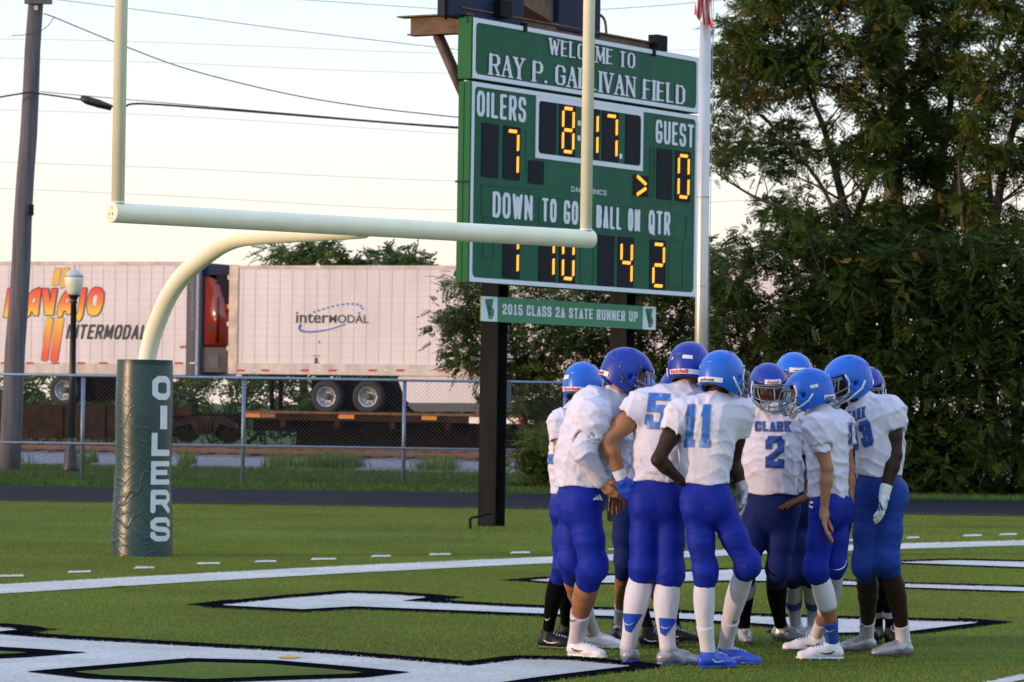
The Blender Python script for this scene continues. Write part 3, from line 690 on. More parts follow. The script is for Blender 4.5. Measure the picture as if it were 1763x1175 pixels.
for a in ((928, 263, 956.7, 171.5, ' '), (962, 268, 989.4, 177, '8'), (1003, 273, 1031, 184, '1'), (1036, 279, 1064, 190, '7'), (1076, 283, 1103, 196, ' '),
          (828, 304, 857, 210.7, ' '), (865.5, 308, 894, 216, '7'), (1130, 342, 1156, 255, ' '), (1161.5, 346, 1187.5, 259, '0'),
          (865, 478.5, 894, 386, '1'), (927, 484, 955.5, 394, '1'), (962, 487, 989.5, 397, '0'), (1028.4, 492.5, 1056.5, 404, ' '), (1062.5, 496, 1089.7, 407, '4'), (1117.8, 499.4, 1145, 412, '2')):
    digit_panel(a[0], a[1], a[2], a[3], a[4])
u0, va = SB.uv(909, 315.5); _, vb = SB.uv(909, 275.6); u1, _ = SB.uv(935.7, 300); SB.box('possession_panel', u0, va, u1, vb, -.01, .009, M['sbd'], sb)
u0, va = SB.uv(1089.7, 337); _, vb = SB.uv(1089.7, 301); u1, _ = SB.uv(1115, 320); pp = SB.box('possession_panel', u0, va, u1, vb, -.01, .009, M['sbd'], sb)
for sgn in (1, -1):
    vc = (va+vb)/2; SB_a = (u0+(u1-u0)*.22, vc+sgn*.115); SB_b = (u0+(u1-u0)*.78, vc+sgn*.03)
    tube_obj('lit_segment', [SB.pt(*SB_a, .014), SB.pt(*SB_b, .014)], .021, M['led'], pp, 8)
for x, y in ((996.5, 212.5), (996, 238.3), (1068, 269.5)):
    u, v = SB.uv(x, y); bm = bmesh.new(); add_tube(bm, [SB.pt(u, v, .001), SB.pt(u, v, .009)], .036, 20); bmesh_obj('clock_dot', bm, M['sbw'], sb)
# I-section posts
for (xc, yb) in ((845, 912), (1066, 905)):
    PW = Wall(SB.pt(0, 0, -.32), SB.u); u, _ = PW.uv(xc+4, 700); base = PW.pt(u, 0, 0); k = base.y; Rz = SB.R()
    p = thing('x', '', '', base); bpy.data.objects.remove(p)
    bm = bmesh.new(); hh = v1-.2
    for du, dn, su, sn in ((-.11, 0, .016, .24), (.11, 0, .016, .24), (0, 0, .204, .014)):
        add_box(bm, base+SB.u*du+SB.n*dn+Vector((0, 0, hh/2-.05)), (su, sn, hh+.1), Rz)
    bmesh_obj('support_post', bm, M['post'], sb)
    q = SB.uv(xc+4, 700)
# electrical box and conduit on the left post
u, v = SB.uv(882, 680); base = PW.pt(PW.uv(849, 700)[0], 0, 0)
box_obj('junction_box', base+SB.u*.19+SB.n*.02+Vector((0, 0, v)), (.13, .16, .34), mat('junction_box_grey', (.02, .03, .045), .4), sb, SB.R(), .01)
tube_obj('conduit', spline([gnd(810, 911), gnd(810, 911)+Vector((.0, 0, .12)), at(822, 890, 43.7), at(838, 885, 43.8), at(846, 885, 43.9)], 6), .017, M['post'], sb, 8)
# clamps, rusty beams and cabinets on top
for x, y in ((902, 47), (1124, 90)): u, v = SB.uv(x, y); SB.box('clamp', u-.035, v-.05, u+.035, v+.05, -.03, .03, M['post'], sb)
ub0, _ = SB.uv(800, 60); vt = v1+.02
SB.box('top_beam', .12, v1-.10, uR-.65, v1+.12, -.42, -.24, M['rust'], sb)
SB.box('beam_flange', .10, v1+.122, uR-.63, v1+.14, -.48, -.21, M['rust'], sb)
cantA = SB.pt(.15, v1-.03, -.2); cdir = -SB.n
bm = bmesh.new(); add_box(bm, cantA+cdir*.36+Vector((0, 0, -.03)), (.03, .80, .20), SB.R()); add_box(bm, cantA+cdir*.42+Vector((0, 0, .08)), (.18, .98, .018), SB.R()); add_box(bm, cantA+cdir*.36+Vector((0, 0, -.14)), (.18, .8, .018), SB.R())
bmesh_obj('cantilever_beam', bm, M['rust'], sb)
bm = bmesh.new(); a = at(766, 74, cantA.y+.3); b = at(800, 165, cantA.y+.02)
for o_ in (-.05, .05): add_tube(bm, [a+SB.u*o_+Vector((-.08, 0, .08)), b+SB.u*o_], .055, 4)
bmesh_obj('brace', bm, M['rust'], sb)
for u, v_ in ((.95, v1+.2), (uR-.75, v1+.14)): SB.box('bracket', u-.13, v_-.11, u+.13, v_+.09, -.26, -.12, M['post'], sb)
def cab(name, x0_, x1_, yb_, label):
    u0, vb_ = SB.uv(x0_, yb_); u1, _ = SB.uv(x1_, yb_)
    return SB.box(name, u0, vb_, u1, vb_+1.25, -.38, -.22, M['navy'], None, .015)
c1 = cab('loudspeaker_cabinet', 799, 929, 26, ''); tag(c1, 'wide navy cabinet on the rusty beam above the left end of the scoreboard', 'cabinet')
c2 = cab('loudspeaker_cabinet', 988, 1060, 50, ''); tag(c2, 'narrow tilted navy cabinet above the scoreboard behind the right upright', 'cabinet')
u0, vv = SB.uv(930, 2); u1, vw = SB.uv(988, 38); bm = bmesh.new()
add_prism(bm, [SB.pt(u0, vv, -.3), SB.pt(u1, vw, -.3), SB.pt(u1, vw+.9, -.3), SB.pt(u0-.5, vv+.75, -.3)], -SB.n, .3)
tag(bmesh_obj('horn_housing', bm, M['rust']), 'brown rusty tapered housing between the two navy cabinets above the scoreboard', 'housing')
tube_obj('bent_conduit', spline([SB.pt(SB.uv(1059, 22)[0], SB.uv(1059, 22)[1], -.3), SB.pt(SB.uv(1068, 24)[0], SB.uv(1068, 24)[1], -.3), SB.pt(SB.uv(1077, 36)[0], SB.uv(1077, 36)[1], -.3), SB.pt(SB.uv(1080, 66)[0], SB.uv(1080, 70)[1], -.3)], 6), .018, M['rust'], sb, 8)
tube_obj('stay_rod', [SB.pt(SB.uv(795, 40)[0], v1-.05, -.22), SB.pt(SB.uv(795, 0)[0]-.03, v1+1.2, -.22)], .016, M['post'], sb, 8)
# banner under the board
M['ban'] = mat('banner_green', (0.012, 0.19, 0.095), 0.5, var=.05, vscale=2)
BO = -.17; SBb = Wall(SB.pt(0, 0, BO), SB.u); SBb.k = .55; ba = SBb.uv(829, 552.5); bb = SBb.uv(829, 510); bc = SBb.uv(1129, 569) 
bn = thing('runner_up_banner', 'long green banner reading 2015 CLASS 2A STATE RUNNER UP under the scoreboard', 'banner', SBb.pt((ba[0]+bc[0])/2, ba[1]))
vb0, vb1 = (ba[1]+bc[1])/2, bb[1]
SBb.box('banner_board', ba[0], vb0, bc[0], vb1, -.02, 0, M['ban'], bn)
for (xa, xb) in ((829, 856), (1106.5, 1129)):
    ua, ub = SBb.uv(xa, 530)[0], SBb.uv(xb, 530)[0]; ua = max(ua, ba[0]); ub = min(ub, bc[0])
    e = SBb.box('emblem_square', ua+.001, vb0+.001, ub-.001, vb1-.001, 0.001, .004, M['sbw'], bn)
    bm = bmesh.new(); w_ = ub-ua; h_ = vb1-vb0
    def q(a, b): return SBb.pt(ua+w_*a, vb0+h_*b, +.006)
    for pts in ([(.2, .85), (.7, .88)], [(.22, .83), (.48, .2)], [(.66, .85), (.5, .3)], [(.3, .8), (.5, .55)], [(.6, .84), (.38, .5)], [(.42, .84), (.44, .4)], [(.54, .86), (.5, .5)], [(.28, .62), (.6, .62)], [(.34, .46), (.56, .5)], [(.6, .55), (.72, .45), (.7, .25), (.58, .12), (.42, .16)], [(.58, .42), (.64, .34)], [(.5, .3), (.62, .24)]):
        for k_, (p1, p2) in enumerate(zip(pts[:-1], pts[1:])): add_tube(bm, [q(*p1), q(*p2)], .011, 5)
    bmesh_obj('emblem', bm, M['ban'], e)
SBb.word('lettering', '2015 CLASS 2A STATE RUNNER UP', (864.4, 541.6), (864.4, 523.3), (1097, 555.2), M['sbw'], bn, .006, 'block', wt=.165, gap=.3, serif=1.2, cells=22)

# ------------------------------------------------------------------ flagpole and flag
M['alu'] = mat('flagpole_aluminium', (0.50, 0.50, 0.52), 0.38, 0.55, var=.1, vscale=4, stretch=(1, 1, .4))
fp = thing('flagpole', 'tall silver flagpole standing beside the right edge of the scoreboard', 'flagpole', at(1206, 897, 50).xy.to_3d())
fb = Vector((at(1207, 600, 50).x, 50, 0))
bm = bmesh.new(); add_tube(bm, [fb, fb+Vector((0, 0, 3)), fb+Vector((0.0, 0, 7.5))], [.088, .086, .074], 24)
for z in (1.5, 3.1, 4.3): add_tube(bm, [fb+Vector((0, 0, z)), fb+Vector((0, 0, z+.012))], [.089, .089], 24)
bmesh_obj('pole', bm, M['alu'], fp)
tube_obj('halyard', [fb+Vector((.10, -.02, 1.2)), fb+Vector((.10, -.02, 7.2))], .005, mat('rope', (.35, .35, .36), .8), fp, 6)
M['fr'] = mat('flag_red', (0.55, 0.02, 0.03), .75); M['fw'] = mat('flag_white', (0.75, 0.72, 0.75), .75); M['fbl'] = mat('flag_blue', (0.02, 0.03, 0.2), .75)
fz0 = at(1215, 42, 50).z; V = []; F = []; FM = []; nu, nv = 40, 52
for j in range(nv+1):
    for i in range(nu+1):
        s_, t_ = i/nu, j/nv           # s across stripes (hoist side), t along the fly, hanging down
        fold = .06*math.sin(s_*15+t_*3)+.03*math.sin(s_*31+1)
        xx = fb.x-.04+(s_-.5)*.26+.02*math.sin(t_*9+s_*4); V.append((xx, fb.y-.11+fold, fz0+1.5*(1-t_)+.35*s_*(t_**1.0)*-.6+.12))
for j in range(nv):
    for i in range(nu):
        F.append((j*(nu+1)+i, j*(nu+1)+i+1, (j+1)*(nu+1)+i+1, (j+1)*(nu+1)+i)); st = int((i/nu*1.0+(1-j/nv)*1.1)*7)
        FM.append(2 if (j < nv*.4 and i < nu*.55) else st % 2)
me = bpy.data.meshes.new('flag'); me.from_pydata(V, [], F); me.polygons.foreach_set('material_index', FM); me.shade_smooth()
fo = link('flag', me, [M['fr'], M['fw'], M['fbl']]); tag(fo, 'red, white and blue striped flag hanging limp at the flagpole', 'flag')
# ------------------------------------------------------------------ utility poles, wires, lamp post
M['wood'] = mat('weathered_pole_wood', (0.105, 0.10, 0.115), 0.9, var=0.35, vscale=3, bump=.006, bscale=14, stretch=(4, 4, .25))
M['blk'] = mat('black_cable', (0.01, 0.01, 0.012), .5)
def upole(xb, yb, xt, yt, Y, r0, r1, label, extra):
    b = at(xb, yb, Y); t = at(xt, yt, Y); d = (t-b); b = b-d*(b.z/d.z); b.z = -.1; t2 = b+(t-b)*1.25
    th = thing('utility_pole', label, 'utility pole', b); n = 14; P = [b+(t2-b)*(k/n)+Vector((.012*math.sin(k*1.7), 0, 0)) for k in range(n+1)]
    tube_obj('shaft', P, [r0+(r1-r0)*k/n for k in range(n+1)], M['wood'], th, 20); extra(th, b, t2)
def ex1(th, b, t):
    p = at(54, 362, 74.8); box_obj('bracket', p+Vector((0, 0, 0)), (.09, .08, .22), M['post'], th)
    p = at(66, 3, 74.8); box_obj('crossarm', p, (.55, .12, .10), M['wood'], th)
    p = at(62, 14, 74.75); box_obj('small_tag', p, (.07, .04, .09), mat('tag_metal', (.5, .45, .5), .4), th)
upole(15, 800, 62, 0, 75, .225, .135, 'leaning weathered wooden utility pole at the left edge of the photo', ex1)
def ex2(th, b, t):
    p = at(1597, 85, 71.6)
    box_obj('equipment_box', p, (.36, .3, .95), mat('equipment_grey', (.30, .33, .38), .4, var=.1), th, None, .03)
    box_obj('transformer_base', at(1577, 118, 71.5), (.22, .2, .28), mat('base_grey', (.45, .40, .38), .5), th, None, .02)
    box_obj('metal_band', at(1549, 205, 71.7), (.36, .34, .02), M['alu'], th)
upole(1525, 860, 1546, 0, 72, .21, .15, 'straight wooden utility pole with grey box, mostly hidden among the right-hand trees', ex2)
def wire(pts, Y, r, label, name='overhead_wire', Yb=None, grp='overhead wires'):
    n = len(pts)-1; Yb = Yb or Y
    P = spline([at(x, y, Y+(Yb-Y)*i/n) for i, (x, y) in enumerate(pts)], 8)
    return tag(tube_obj(name, P, r, M['blk'], None, 5), label, 'wire', grp)
wire([(-300, 260), (-60, 183), (40, 161), (70, 162), (140, 172)], 74.7, .018, 'black cable reaching the leaning pole from the left frame edge')
wire([(68, 158), (200, 170), (500, 196), (795, 219), (1300, 245)], 74.5, .008, 'thin messenger wire running just above the thick black cable')
wire([(185, 183), (213, 184), (245, 179), (400, 190), (600, 206), (795, 221), (1100, 240), (1400, 250)], 74.3, .022, 'thick black cable running from the splice case to the scoreboard')
wire([(75, 24), (93, 30), (190, 70), (300, 112), (400, 140), (520, 167), (650, 187), (795, 203), (1000, 225)], 74.6, .012, 'sagging wire from the top of the leaning pole down to the scoreboard')
wire([(20, 62), (60, 58), (82, 45), (93, 30)], 74.6, .008, 'short looped wire tail at the top of the leaning pole')
wire([(85, -2), (300, 25), (500, 52), (755, 82), (1000, 108)], 85, .008, 'uppermost thin wire crossing the sky from the leaning pole')
wire([(480, -3), (700, 12), (880, 22), (1080, 14), (1250, 0)], 85, .007, 'thin wire passing above the scoreboard cabinets')
for pts, lb in (([(-50, 67), (200, 71), (500, 82), (800, 92), (1300, 84)], 'faint wire crossing the sky above the black splice case'), ([(-50, 99), (300, 109), (700, 125), (1300, 133)], 'faint wire crossing the sky just above the splice case'), ([(-50, 188), (300, 200), (795, 232), (1300, 265)], 'faint wire crossing the sky just below the thick cable'),
             ([(-50, 278), (300, 290), (795, 312), (1300, 310)], 'faint wire crossing the sky above the crossbar'), ([(-50, 322), (300, 338), (795, 362), (1300, 345)], 'lowest faint wire crossing the sky close above the crossbar')):
    wire(pts, 112, .005, lb)
P = [at(x, y, 74.3) for x, y in ((139, 169), (150, 173), (170, 179), (192, 186))]
tag(tube_obj('splice_case', P, [.05, .085, .085, .06], M['blk'], None, 12), 'black cylindrical splice case hanging on the cable between pole and left upright', 'splice case')
for x, y in ((68, 159), (109, 164), (237, 177), (242, 178)): pass

lb = Vector((at(122, 815, 73.6).x, 73.6, 0)); H = 4.08
lp = thing('street_lamp', 'black park lamp post with white acorn globe in front of the lettered trailer', 'street lamp', lb)
M['lamp'] = mat('black_lamp_paint', (0.008, 0.01, 0.012), .45)
bm = bmesh.new(); add_lathe(bm, [(.17, -.05), (.17, .12), (.14, .2), (.13, .42), (.10, .5), (.085, .62), (.075, .7)], lb, 16); bmesh_obj('base', bm, M['lamp'], lp)
bm = bmesh.new(); add_lathe(bm, [(.072, .68), (.066, 2.0), (.058, H-.72), (.08, H-.70), (.06, H-.66), (.085, H-.60), (.12, H-.57), (.12, H-.55)], lb, 16); bmesh_obj('shaft', bm, M['lamp'], lp)
bm = bmesh.new(); add_lathe(bm, [(.10, H-.56), (.135, H-.5), (.175, H-.36), (.19, H-.24), (.185, H-.2)], lb, 24); bmesh_obj('globe', bm, mat('frosted_globe', (.72, .72, .58), .35, spec=.5), lp)
bm = bmesh.new(); add_lathe(bm, [(.19, H-.2), (.17, H-.14), (.10, H-.07), (.035, H-.04), (.02, H-.01), (.028, H+.0), (.006, H+.05)], lb, 24); bmesh_obj('cap', bm, mat('globe_cap', (.45, .50, .50), .3), lp)

# ------------------------------------------------------------------ train: flatcars and highway trailers
TR = Wall(at(600, 550, 100), (math.cos(math.radians(20.3)), -math.sin(math.radians(20.3))))
M['trl'] = mat('trailer_white', (0.64, 0.585, 0.585), 0.55, var=0.06, low=(.35, .07), vscale=3, spec=.3, stretch=(1, 1, .15))
M['trs'] = mat('trailer_seam', (0.50, 0.45, 0.45), .6)
M['trr'] = mat('trailer_rail', (0.50, 0.44, 0.40), .55, var=.25, vscale=3, stretch=(1, 1, .3))
M['rfl'] = mat('reflector_red', (0.38, 0.02, 0.02), .4); M['rfw'] = mat('reflector_white', (.6, .55, .55), .4)
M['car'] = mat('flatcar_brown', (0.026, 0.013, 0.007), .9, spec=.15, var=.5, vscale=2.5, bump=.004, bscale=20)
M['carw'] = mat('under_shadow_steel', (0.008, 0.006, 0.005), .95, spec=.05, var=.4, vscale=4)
M['yel'] = mat('reflector_yellow', (0.55, 0.20, 0.01), .45)
M['tyre'] = mat('tyre_rubber', (0.018, 0.019, 0.024), .8, var=.3, vscale=6)
M['rim'] = mat('steel_rim', (.38, .42, .44), .4, .5, var=.25, vscale=8)
M['hub'] = mat('hub_dark', (.06, .055, .055), .6)
DPT = 2.6
def trailer(name, x0, x1, yt, yb, label, panel=26):
    u0, u1 = TR.uv(x0, 550)[0], TR.uv(x1, 550)[0]; xm = (x0+x1)/2 if x1 < 900 else x0+200
    vt = TR.uv(xm, yt)[1]; vb = TR.uv(xm, yb)[1]
    t = thing(name, label, 'trailer', TR.pt((u0+u1)/2, vb, -DPT/2), 'highway trailers riding on the railway flatcars')
    TR.box('body', u0+.02, vb+.30, u1-.02, vt-.09, -DPT, 0, M['trl'], t)
    TR.box('bottom_rail', u0, vb, u1, vb+.30, -DPT-.02, .02, M['trr'], t)
    TR.box('top_rail', u0, vt-.09, u1, vt, -DPT-.02, .02, M['trr'], t)
    n = int((u1-u0)/.36); bm = bmesh.new()
    for k in range(1, n): add_box(bm, TR.pt(u0+(u1-u0)*k/n, (vt+vb)/2+.1, .004), (.006, .008, vt-vb-.42), TR.R())
    for k in range(1, 14):
        v = vb+.30+(vt-vb-.39)*k/14
        for j in range(n): add_box(bm, TR.pt(u0+(u1-u0)*(j+.5)/n, v, .0025), ((u1-u0)/n-.016, .005, .008), TR.R())
    tag(bmesh_obj('panel_seams', bm, M['trs'], t), kind='stuff')
    return t, u0, u1, vt, vb
ta, a0, a1, avt, avb = trailer('intermodal_trailer', -700, 322, 450.5, 640, 'white trailer with red and yellow lettering on the train at left')
tb, b0, b1, bvt, bvb = trailer('intermodal_trailer', 397, 1420, 457.5, 646, 'white trailer with small blue oval logo and tandem wheels on the train')
for t, xs, y in ((ta, (8, 52, 96, 140, 178, 215, 308), 625.5), (tb, (415, 457, 525, 573, 642, 690, 761, 809, 880, 930, 1010, 1060, 1150, 1200), 638)):
    for k, x in enumerate(xs):
        u, v = TR.uv(x, y); TR.box('marker_reflector', u-.115, v-.028, u+.115, v+.028, .021, .03, M['rfl'], t)
        u, v = TR.uv(x+(22 if k % 2 else 24), y); TR.box('marker_reflector', u-.08, v-.02, u+.08, v+.02, .021, .028, M['rfw'], t)
# corner post, front face of second trailer, hinges
TR.box('corner_post', b0-.04, bvb, b0+.22, bvt, -.1, .035, mat('trailer_post', (.52, .40, .32), .5, var=.3, vscale=3), tb)
for y in (478, 528, 558, 600): u, v = TR.uv(393, y); TR.box('hinge', b0-.10, v-.06, b0-.03, v+.06, -.1, .02, M['yel'] if y in (528,) else M['trr'], tb)
# end of the first trailer: dark lettered strip
M['dks'] = mat('dark_grey_strip', (.06, .065, .075), .6)
TR.box('end_frame', a1-.01, avb, a1+.22, avt, -DPT, .01, M['dks'], ta)
TR.box('end_post', a1+.22, avb, a1+.33, avt-.1, -DPT, -.02, mat('grey_post', (.25, .27, .33), .5), ta)
M['grm2'] = mat('worn_grey_print', (.16, .16, .18), .7)
u_, _ = TR.uv(331, 500)
for k, ch in enumerate('0512530'):
    y = 480+k*13; a = TR.uv(326.5, y+10); b = TR.uv(336, y)
    if ch in G: sheet('lettering', glyph_text(ch, a[0]+.02, a[1], b[0]-.01, b[1], 'sans', wt=.2, cells=12), lambda u, v: TR.pt(u, v, .014), M['grm2'], ta)
# lettering of first trailer
ramp = bpy.data.materials.new('sunset_print'); ramp.use_nodes = True; n = ramp.node_tree.nodes; l = ramp.node_tree.links
tc = n.new('ShaderNodeTexCoord'); sx = n.new('ShaderNodeSeparateXYZ'); l.new(tc.outputs['Generated'], sx.inputs[0]); cr_ = n.new('ShaderNodeValToRGB')
cr_.color_ramp.elements[0].color = (.78, .45, .03, 1); cr_.color_ramp.elements[1].color = (.70, .02, .02, 1); cr_.color_ramp.elements[0].position = .15; cr_.color_ramp.elements[1].position = .95
e_ = cr_.color_ramp.elements.new(.5); e_.color = (.72, .16, .02, 1); l.new(sx.outputs['Z'], cr_.inputs[0]); l.new(cr_.outputs[0], n['Principled BSDF'].inputs['Base Color']); n['Principled BSDF'].inputs['Roughness'].default_value = .5
ramp2 = ramp.copy(); ramp2.name = 'sunset_stripe_print'; q = [x for x in ramp2.node_tree.nodes if x.type == 'VALTORGB'][0].color_ramp; q.elements[0].color = (.68, .05, .02, 1); q.elements[2].color = (.75, .42, .03, 1); q.elements[1].color = (.70, .2, .02, 1)
ramp3 = ramp.copy(); ramp3.name = 'stripe_top_print'; q = [x for x in ramp3.node_tree.nodes if x.type == 'VALTORGB'][0].color_ramp
for e in q.elements: e.color = (.72, .38, .03, 1)
M['ink'] = mat('dark_ink', (.02, .022, .03), .6); M['ink2'] = mat('green_ink', (.02, .05, .03), .6)
def tpoly(name, pts, m, parent, o, grow=0, cells=24):
    P = [TR.uv(x, y) for x, y in pts]; V, FA = poly_fill(P, cells=cells, grow=grow); return py_obj(name, [TR.pt(a, b, o) for a, b in V], FA, m, parent)
def s4(x, y): return (x/4.1975, 420+y/4.1975)
for pts, mm in (([(398, 178), (445, 178), (425, 300), (378, 300)], ramp3), ([(460, 178), (505, 178), (485, 300), (440, 325)], ramp3), ([(338, 535), (386, 535), (346, 846), (298, 846)], ramp2), ([(400, 535), (465, 535), (418, 848), (362, 848)], ramp2)):
    P = [s4(*p) for p in pts]; tpoly('printed_stripe_outline', P, M['ink'], ta, .0105, .012); tpoly('printed_stripe', P, mm, ta, .013)
NV = {'N': ([(60, 325), (105, 325), (120, 420), (135, 322), (180, 322), (150, 530), (108, 530), (92, 430), (72, 535), (28, 530)], []),
      'A': ([(285, 318), (300, 330), (275, 518), (245, 518), (240, 490), (222, 490), (215, 520), (190, 532), (178, 500), (185, 440), (210, 370), (240, 335)], [(240, 395), (262, 385), (255, 425), (228, 430)]),
      'V': ([(305, 325), (352, 325), (365, 440), (378, 325), (416, 325), (385, 515), (330, 515)], []),
      'A2': ([(525, 330), (545, 335), (510, 508), (485, 508), (480, 485), (460, 485), (450, 520), (425, 532), (415, 500), (425, 440), (450, 380), (480, 340)], [(480, 400), (500, 385), (492, 425), (468, 430)]),
      'J': ([(570, 322), (628, 322), (605, 480), (590, 540), (570, 562), (550, 540), (562, 500), (585, 370), (560, 365)], []),
      'O': ([(690, 316), (730, 322), (752, 355), (748, 420), (730, 480), (705, 515), (670, 522), (640, 505), (630, 450), (640, 380), (660, 335)], [(680, 370), (705, 368), (708, 400), (695, 450), (678, 465), (668, 440), (670, 400)])}
for k, (pts, hole) in NV.items():
    P = [TR.uv(*s4(*p)) for p in pts]; Hs = [[TR.uv(*s4(*p)) for p in hole]] if hole else []
    V, FA = poly_fill(P, 34, .028, []); py_obj('lettering_outline', [TR.pt(a, b, .016) for a, b in V], FA, M['ink2'], ta)
    V, FA = poly_fill(P, 34, 0, Hs); py_obj('lettering', [TR.pt(a, b, .020) for a, b in V], FA, ramp, ta)
    if hole:
        V, FA = poly_fill(Hs[0], 14, -.01); py_obj('letter_counter', [TR.pt(a, b, .0185) for a, b in V], FA, M['trl'], ta)
TR.word('lettering', 'INTERMODAL', (113, 584), (113, 558.5), (256, 584.6), M['ink'], ta, .014, 'sans', wt=.17, gap=.3, shear=.22, cells=24)
TR.word('small_print', 'UNIT', (310, 600), (310, 595), (320, 600), M['rfl'], ta, .012, 'sans', wt=.2, cells=10)
# logo of second trailer
def s8(x, y): return (380+x/3.456, 420+y/3.456)
M['ink3'] = mat('charcoal_ink', (.035, .037, .045), .6); M['blu'] = mat('logo_blue', (.02, .16, .55), .5)
TR.word('lettering', 'inter', s8(448, 471), s8(448, 405), s8(640, 471), M['ink3'], tb, .014, font=True, bold=.012)
TR.word('lettering', 'MODAL', s8(645, 471), s8(645, 422), s8(880, 471), M['ink3'], tb, .014, font=True, bold=.008)
def arc(cx, cy, rx, ry, a, rot):
    a = math.radians(a); r = math.radians(rot); x = rx*math.cos(a); y = ry*math.sin(a); return s8(cx+x*math.cos(r)-y*math.sin(r), cy-(x*math.sin(r)+y*math.cos(r)))
pts = [s8(*p) for p in ((478, 480), (468, 500), (480, 517), (520, 524), (580, 521), (650, 508), (745, 478))]; Q = spline([Vector((p[0], p[1], 0)) for p in pts], 6)
bm = bmesh.new()
for i in range(len(Q)-1):
    a = TR.uv(Q[i].x, Q[i].y); b = TR.uv(Q[i+1].x, Q[i+1].y); add_tube(bm, [TR.pt(*a, .006), TR.pt(*b, .006)], .032*(1-.6*i/len(Q)), 6)
bmesh_obj('logo_swoosh', bm, M['blu'], tb)
for (x, y) in ((558, 406), (585, 397), (612, 388), (640, 380), (668, 373), (698, 366), (728, 361), (757, 358), (787, 358), (815, 361), (835, 370), (845, 385), (826, 413)):
    u, v = TR.uv(*s8(x, y)); TR.box('logo_dash', u-.045, v-.022, u+.03, v+.022, .004, .012, M['blu'], tb)
tpoly('printed_arrow', [s8(560, 678), s8(578, 678), s8(578, 705), s8(586, 708), s8(570, 738), s8(553, 708), s8(560, 705)], M['ink2'], tb, .010)
tpoly('printed_mark', [s8(585, 578), s8(590, 578), s8(592, 592), s8(584, 592)], M['ink'], tb, .010); tpoly('printed_mark', [s8(546, 664), s8(592, 664), s8(592, 668), s8(546, 668)], M['ink'], tb, .010)
# skirt
tpoly('side_skirt', [(682, 648), (1400, 648), (1400, 694), (703, 694), (697, 690)], M['trl'], tb, -.05, cells=120)
tpoly('skirt_lower_edge', [(697, 694.5), (1400, 694.5), (1400, 709), (712, 709)], M['dks'], tb, -.052, cells=120)
# wheels
def wheel(x, y, parent, r=.455, o=-.05):
    u, v = TR.uv(x, y); c = TR.pt(u, v, o); ax = TR.n
    def ring(prof, name, m, par):
        bm = bmesh.new(); a = TR.u; b = Vector((0, 0, 1)); n = 40; rings = [[bm.verts.new(c+(a*math.cos(2*math.pi*k/n)+b*math.sin(2*math.pi*k/n))*rr+ax*oo) for k in range(n)] for rr, oo in prof]
        for i in range(len(rings)-1):
            for k in range(n): bm.faces.new((rings[i][k], rings[i][(k+1) % n], rings[i+1][(k+1) % n], rings[i+1][k])).smooth = True
        return bmesh_obj(name, bm, m, par)
    w = ring([(r*.56, -.02), (r*.62, .0), (r*.8, .012), (r*.93, 0), (r, -.05), (r, -.3), (r*.8, -.32)], 'wheel', M['tyre'], parent)
    ring([(r*.60, .002), (r*.57, -.0), (r*.52, -.04), (r*.48, -.10), (r*.30, -.13), (.001, -.13)], 'rim', M['rim'], w)
    ring([(r*.20, -.13), (r*.2, -.03), (r*.12, -.01), (.001, -.01)], 'hub', M['hub'], w)
    bm = bmesh.new()
    for k in range(8): q = 2*math.pi*k/8; p = c+(TR.u*math.cos(q)+Vector((0, 0, 1))*math.sin(q))*r*.34; add_tube(bm, [p-ax*.13, p-ax*.09], .018, 6)
    tag(bmesh_obj('wheel_nuts', bm, M['hub'], w), kind='stuff')
wheel(560, 683.3, tb); wheel(631.5, 683.6, tb)
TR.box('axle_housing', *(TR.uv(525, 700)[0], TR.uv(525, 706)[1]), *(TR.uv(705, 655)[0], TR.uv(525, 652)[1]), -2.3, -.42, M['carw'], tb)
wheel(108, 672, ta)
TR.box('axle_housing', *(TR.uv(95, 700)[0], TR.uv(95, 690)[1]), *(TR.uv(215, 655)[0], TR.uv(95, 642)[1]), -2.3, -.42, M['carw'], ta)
# landing gear of trailer b
for x in (455, 470): 
    a = TR.uv(x, 706); b = TR.uv(x, 650); tube_obj('landing_leg', [TR.pt(*a, -.5), TR.pt(*b, -.5)], .06, M['carw'], tb, 8)
# orange tractor cab between the trailers
M['ora'] = mat('orange_gloss_paint', (0.20, 0.020, 0.004), .25, spec=.6, coat=.6)
cb0, cb1 = TR.uv(346, 500)[0], TR.uv(392, 500)[0]; cvb, cvt = TR.uv(366, 597)[1], TR.uv(366, 472)[1]
tc_ = thing('truck_cab', 'glossy orange truck cab standing in the gap between the two trailers', 'truck cab', TR.pt((cb0+cb1)/2, TR.uv(366, 640)[1], -1.2))
bm = bmesh.new(); PR_ = [(0, 0), (1.15, 0), (1.15, .42), (.86, .47), (.68, .86), (.0, 1)]
P = [TR.pt(cb0+.02+(cb1-cb0)*a, cvb+(cvt-cvb)*b, -.12) for a, b in PR_]; add_prism(bm, P, -TR.n, 1.6)
bmesh.ops.bevel(bm, geom=bm.edges[:], offset=.06, segments=3, affect='EDGES'); bmesh_obj('cab_body', bm, M['ora'], tc_, True)
tube_obj('exhaust_stack', [TR.pt(cb0+.5*(cb1-cb0)+.02, cvb+.1, -.08), TR.pt(cb0+.56*(cb1-cb0), cvb+1.35, -.08)], .045, M['ora'], tc_, 12)
TR.box('roof_fairing', cb0-.05, cvt-.02, cb1+.12, TR.uv(366, 456)[1], -2.0, -.2, M['navy'], tc_)
TR.box('windscreen', cb0+.5*(cb1-cb0), cvb+(cvt-cvb)*.45, cb1+.1, cvt, -2.0, -.14, M['sbd'], tc_)
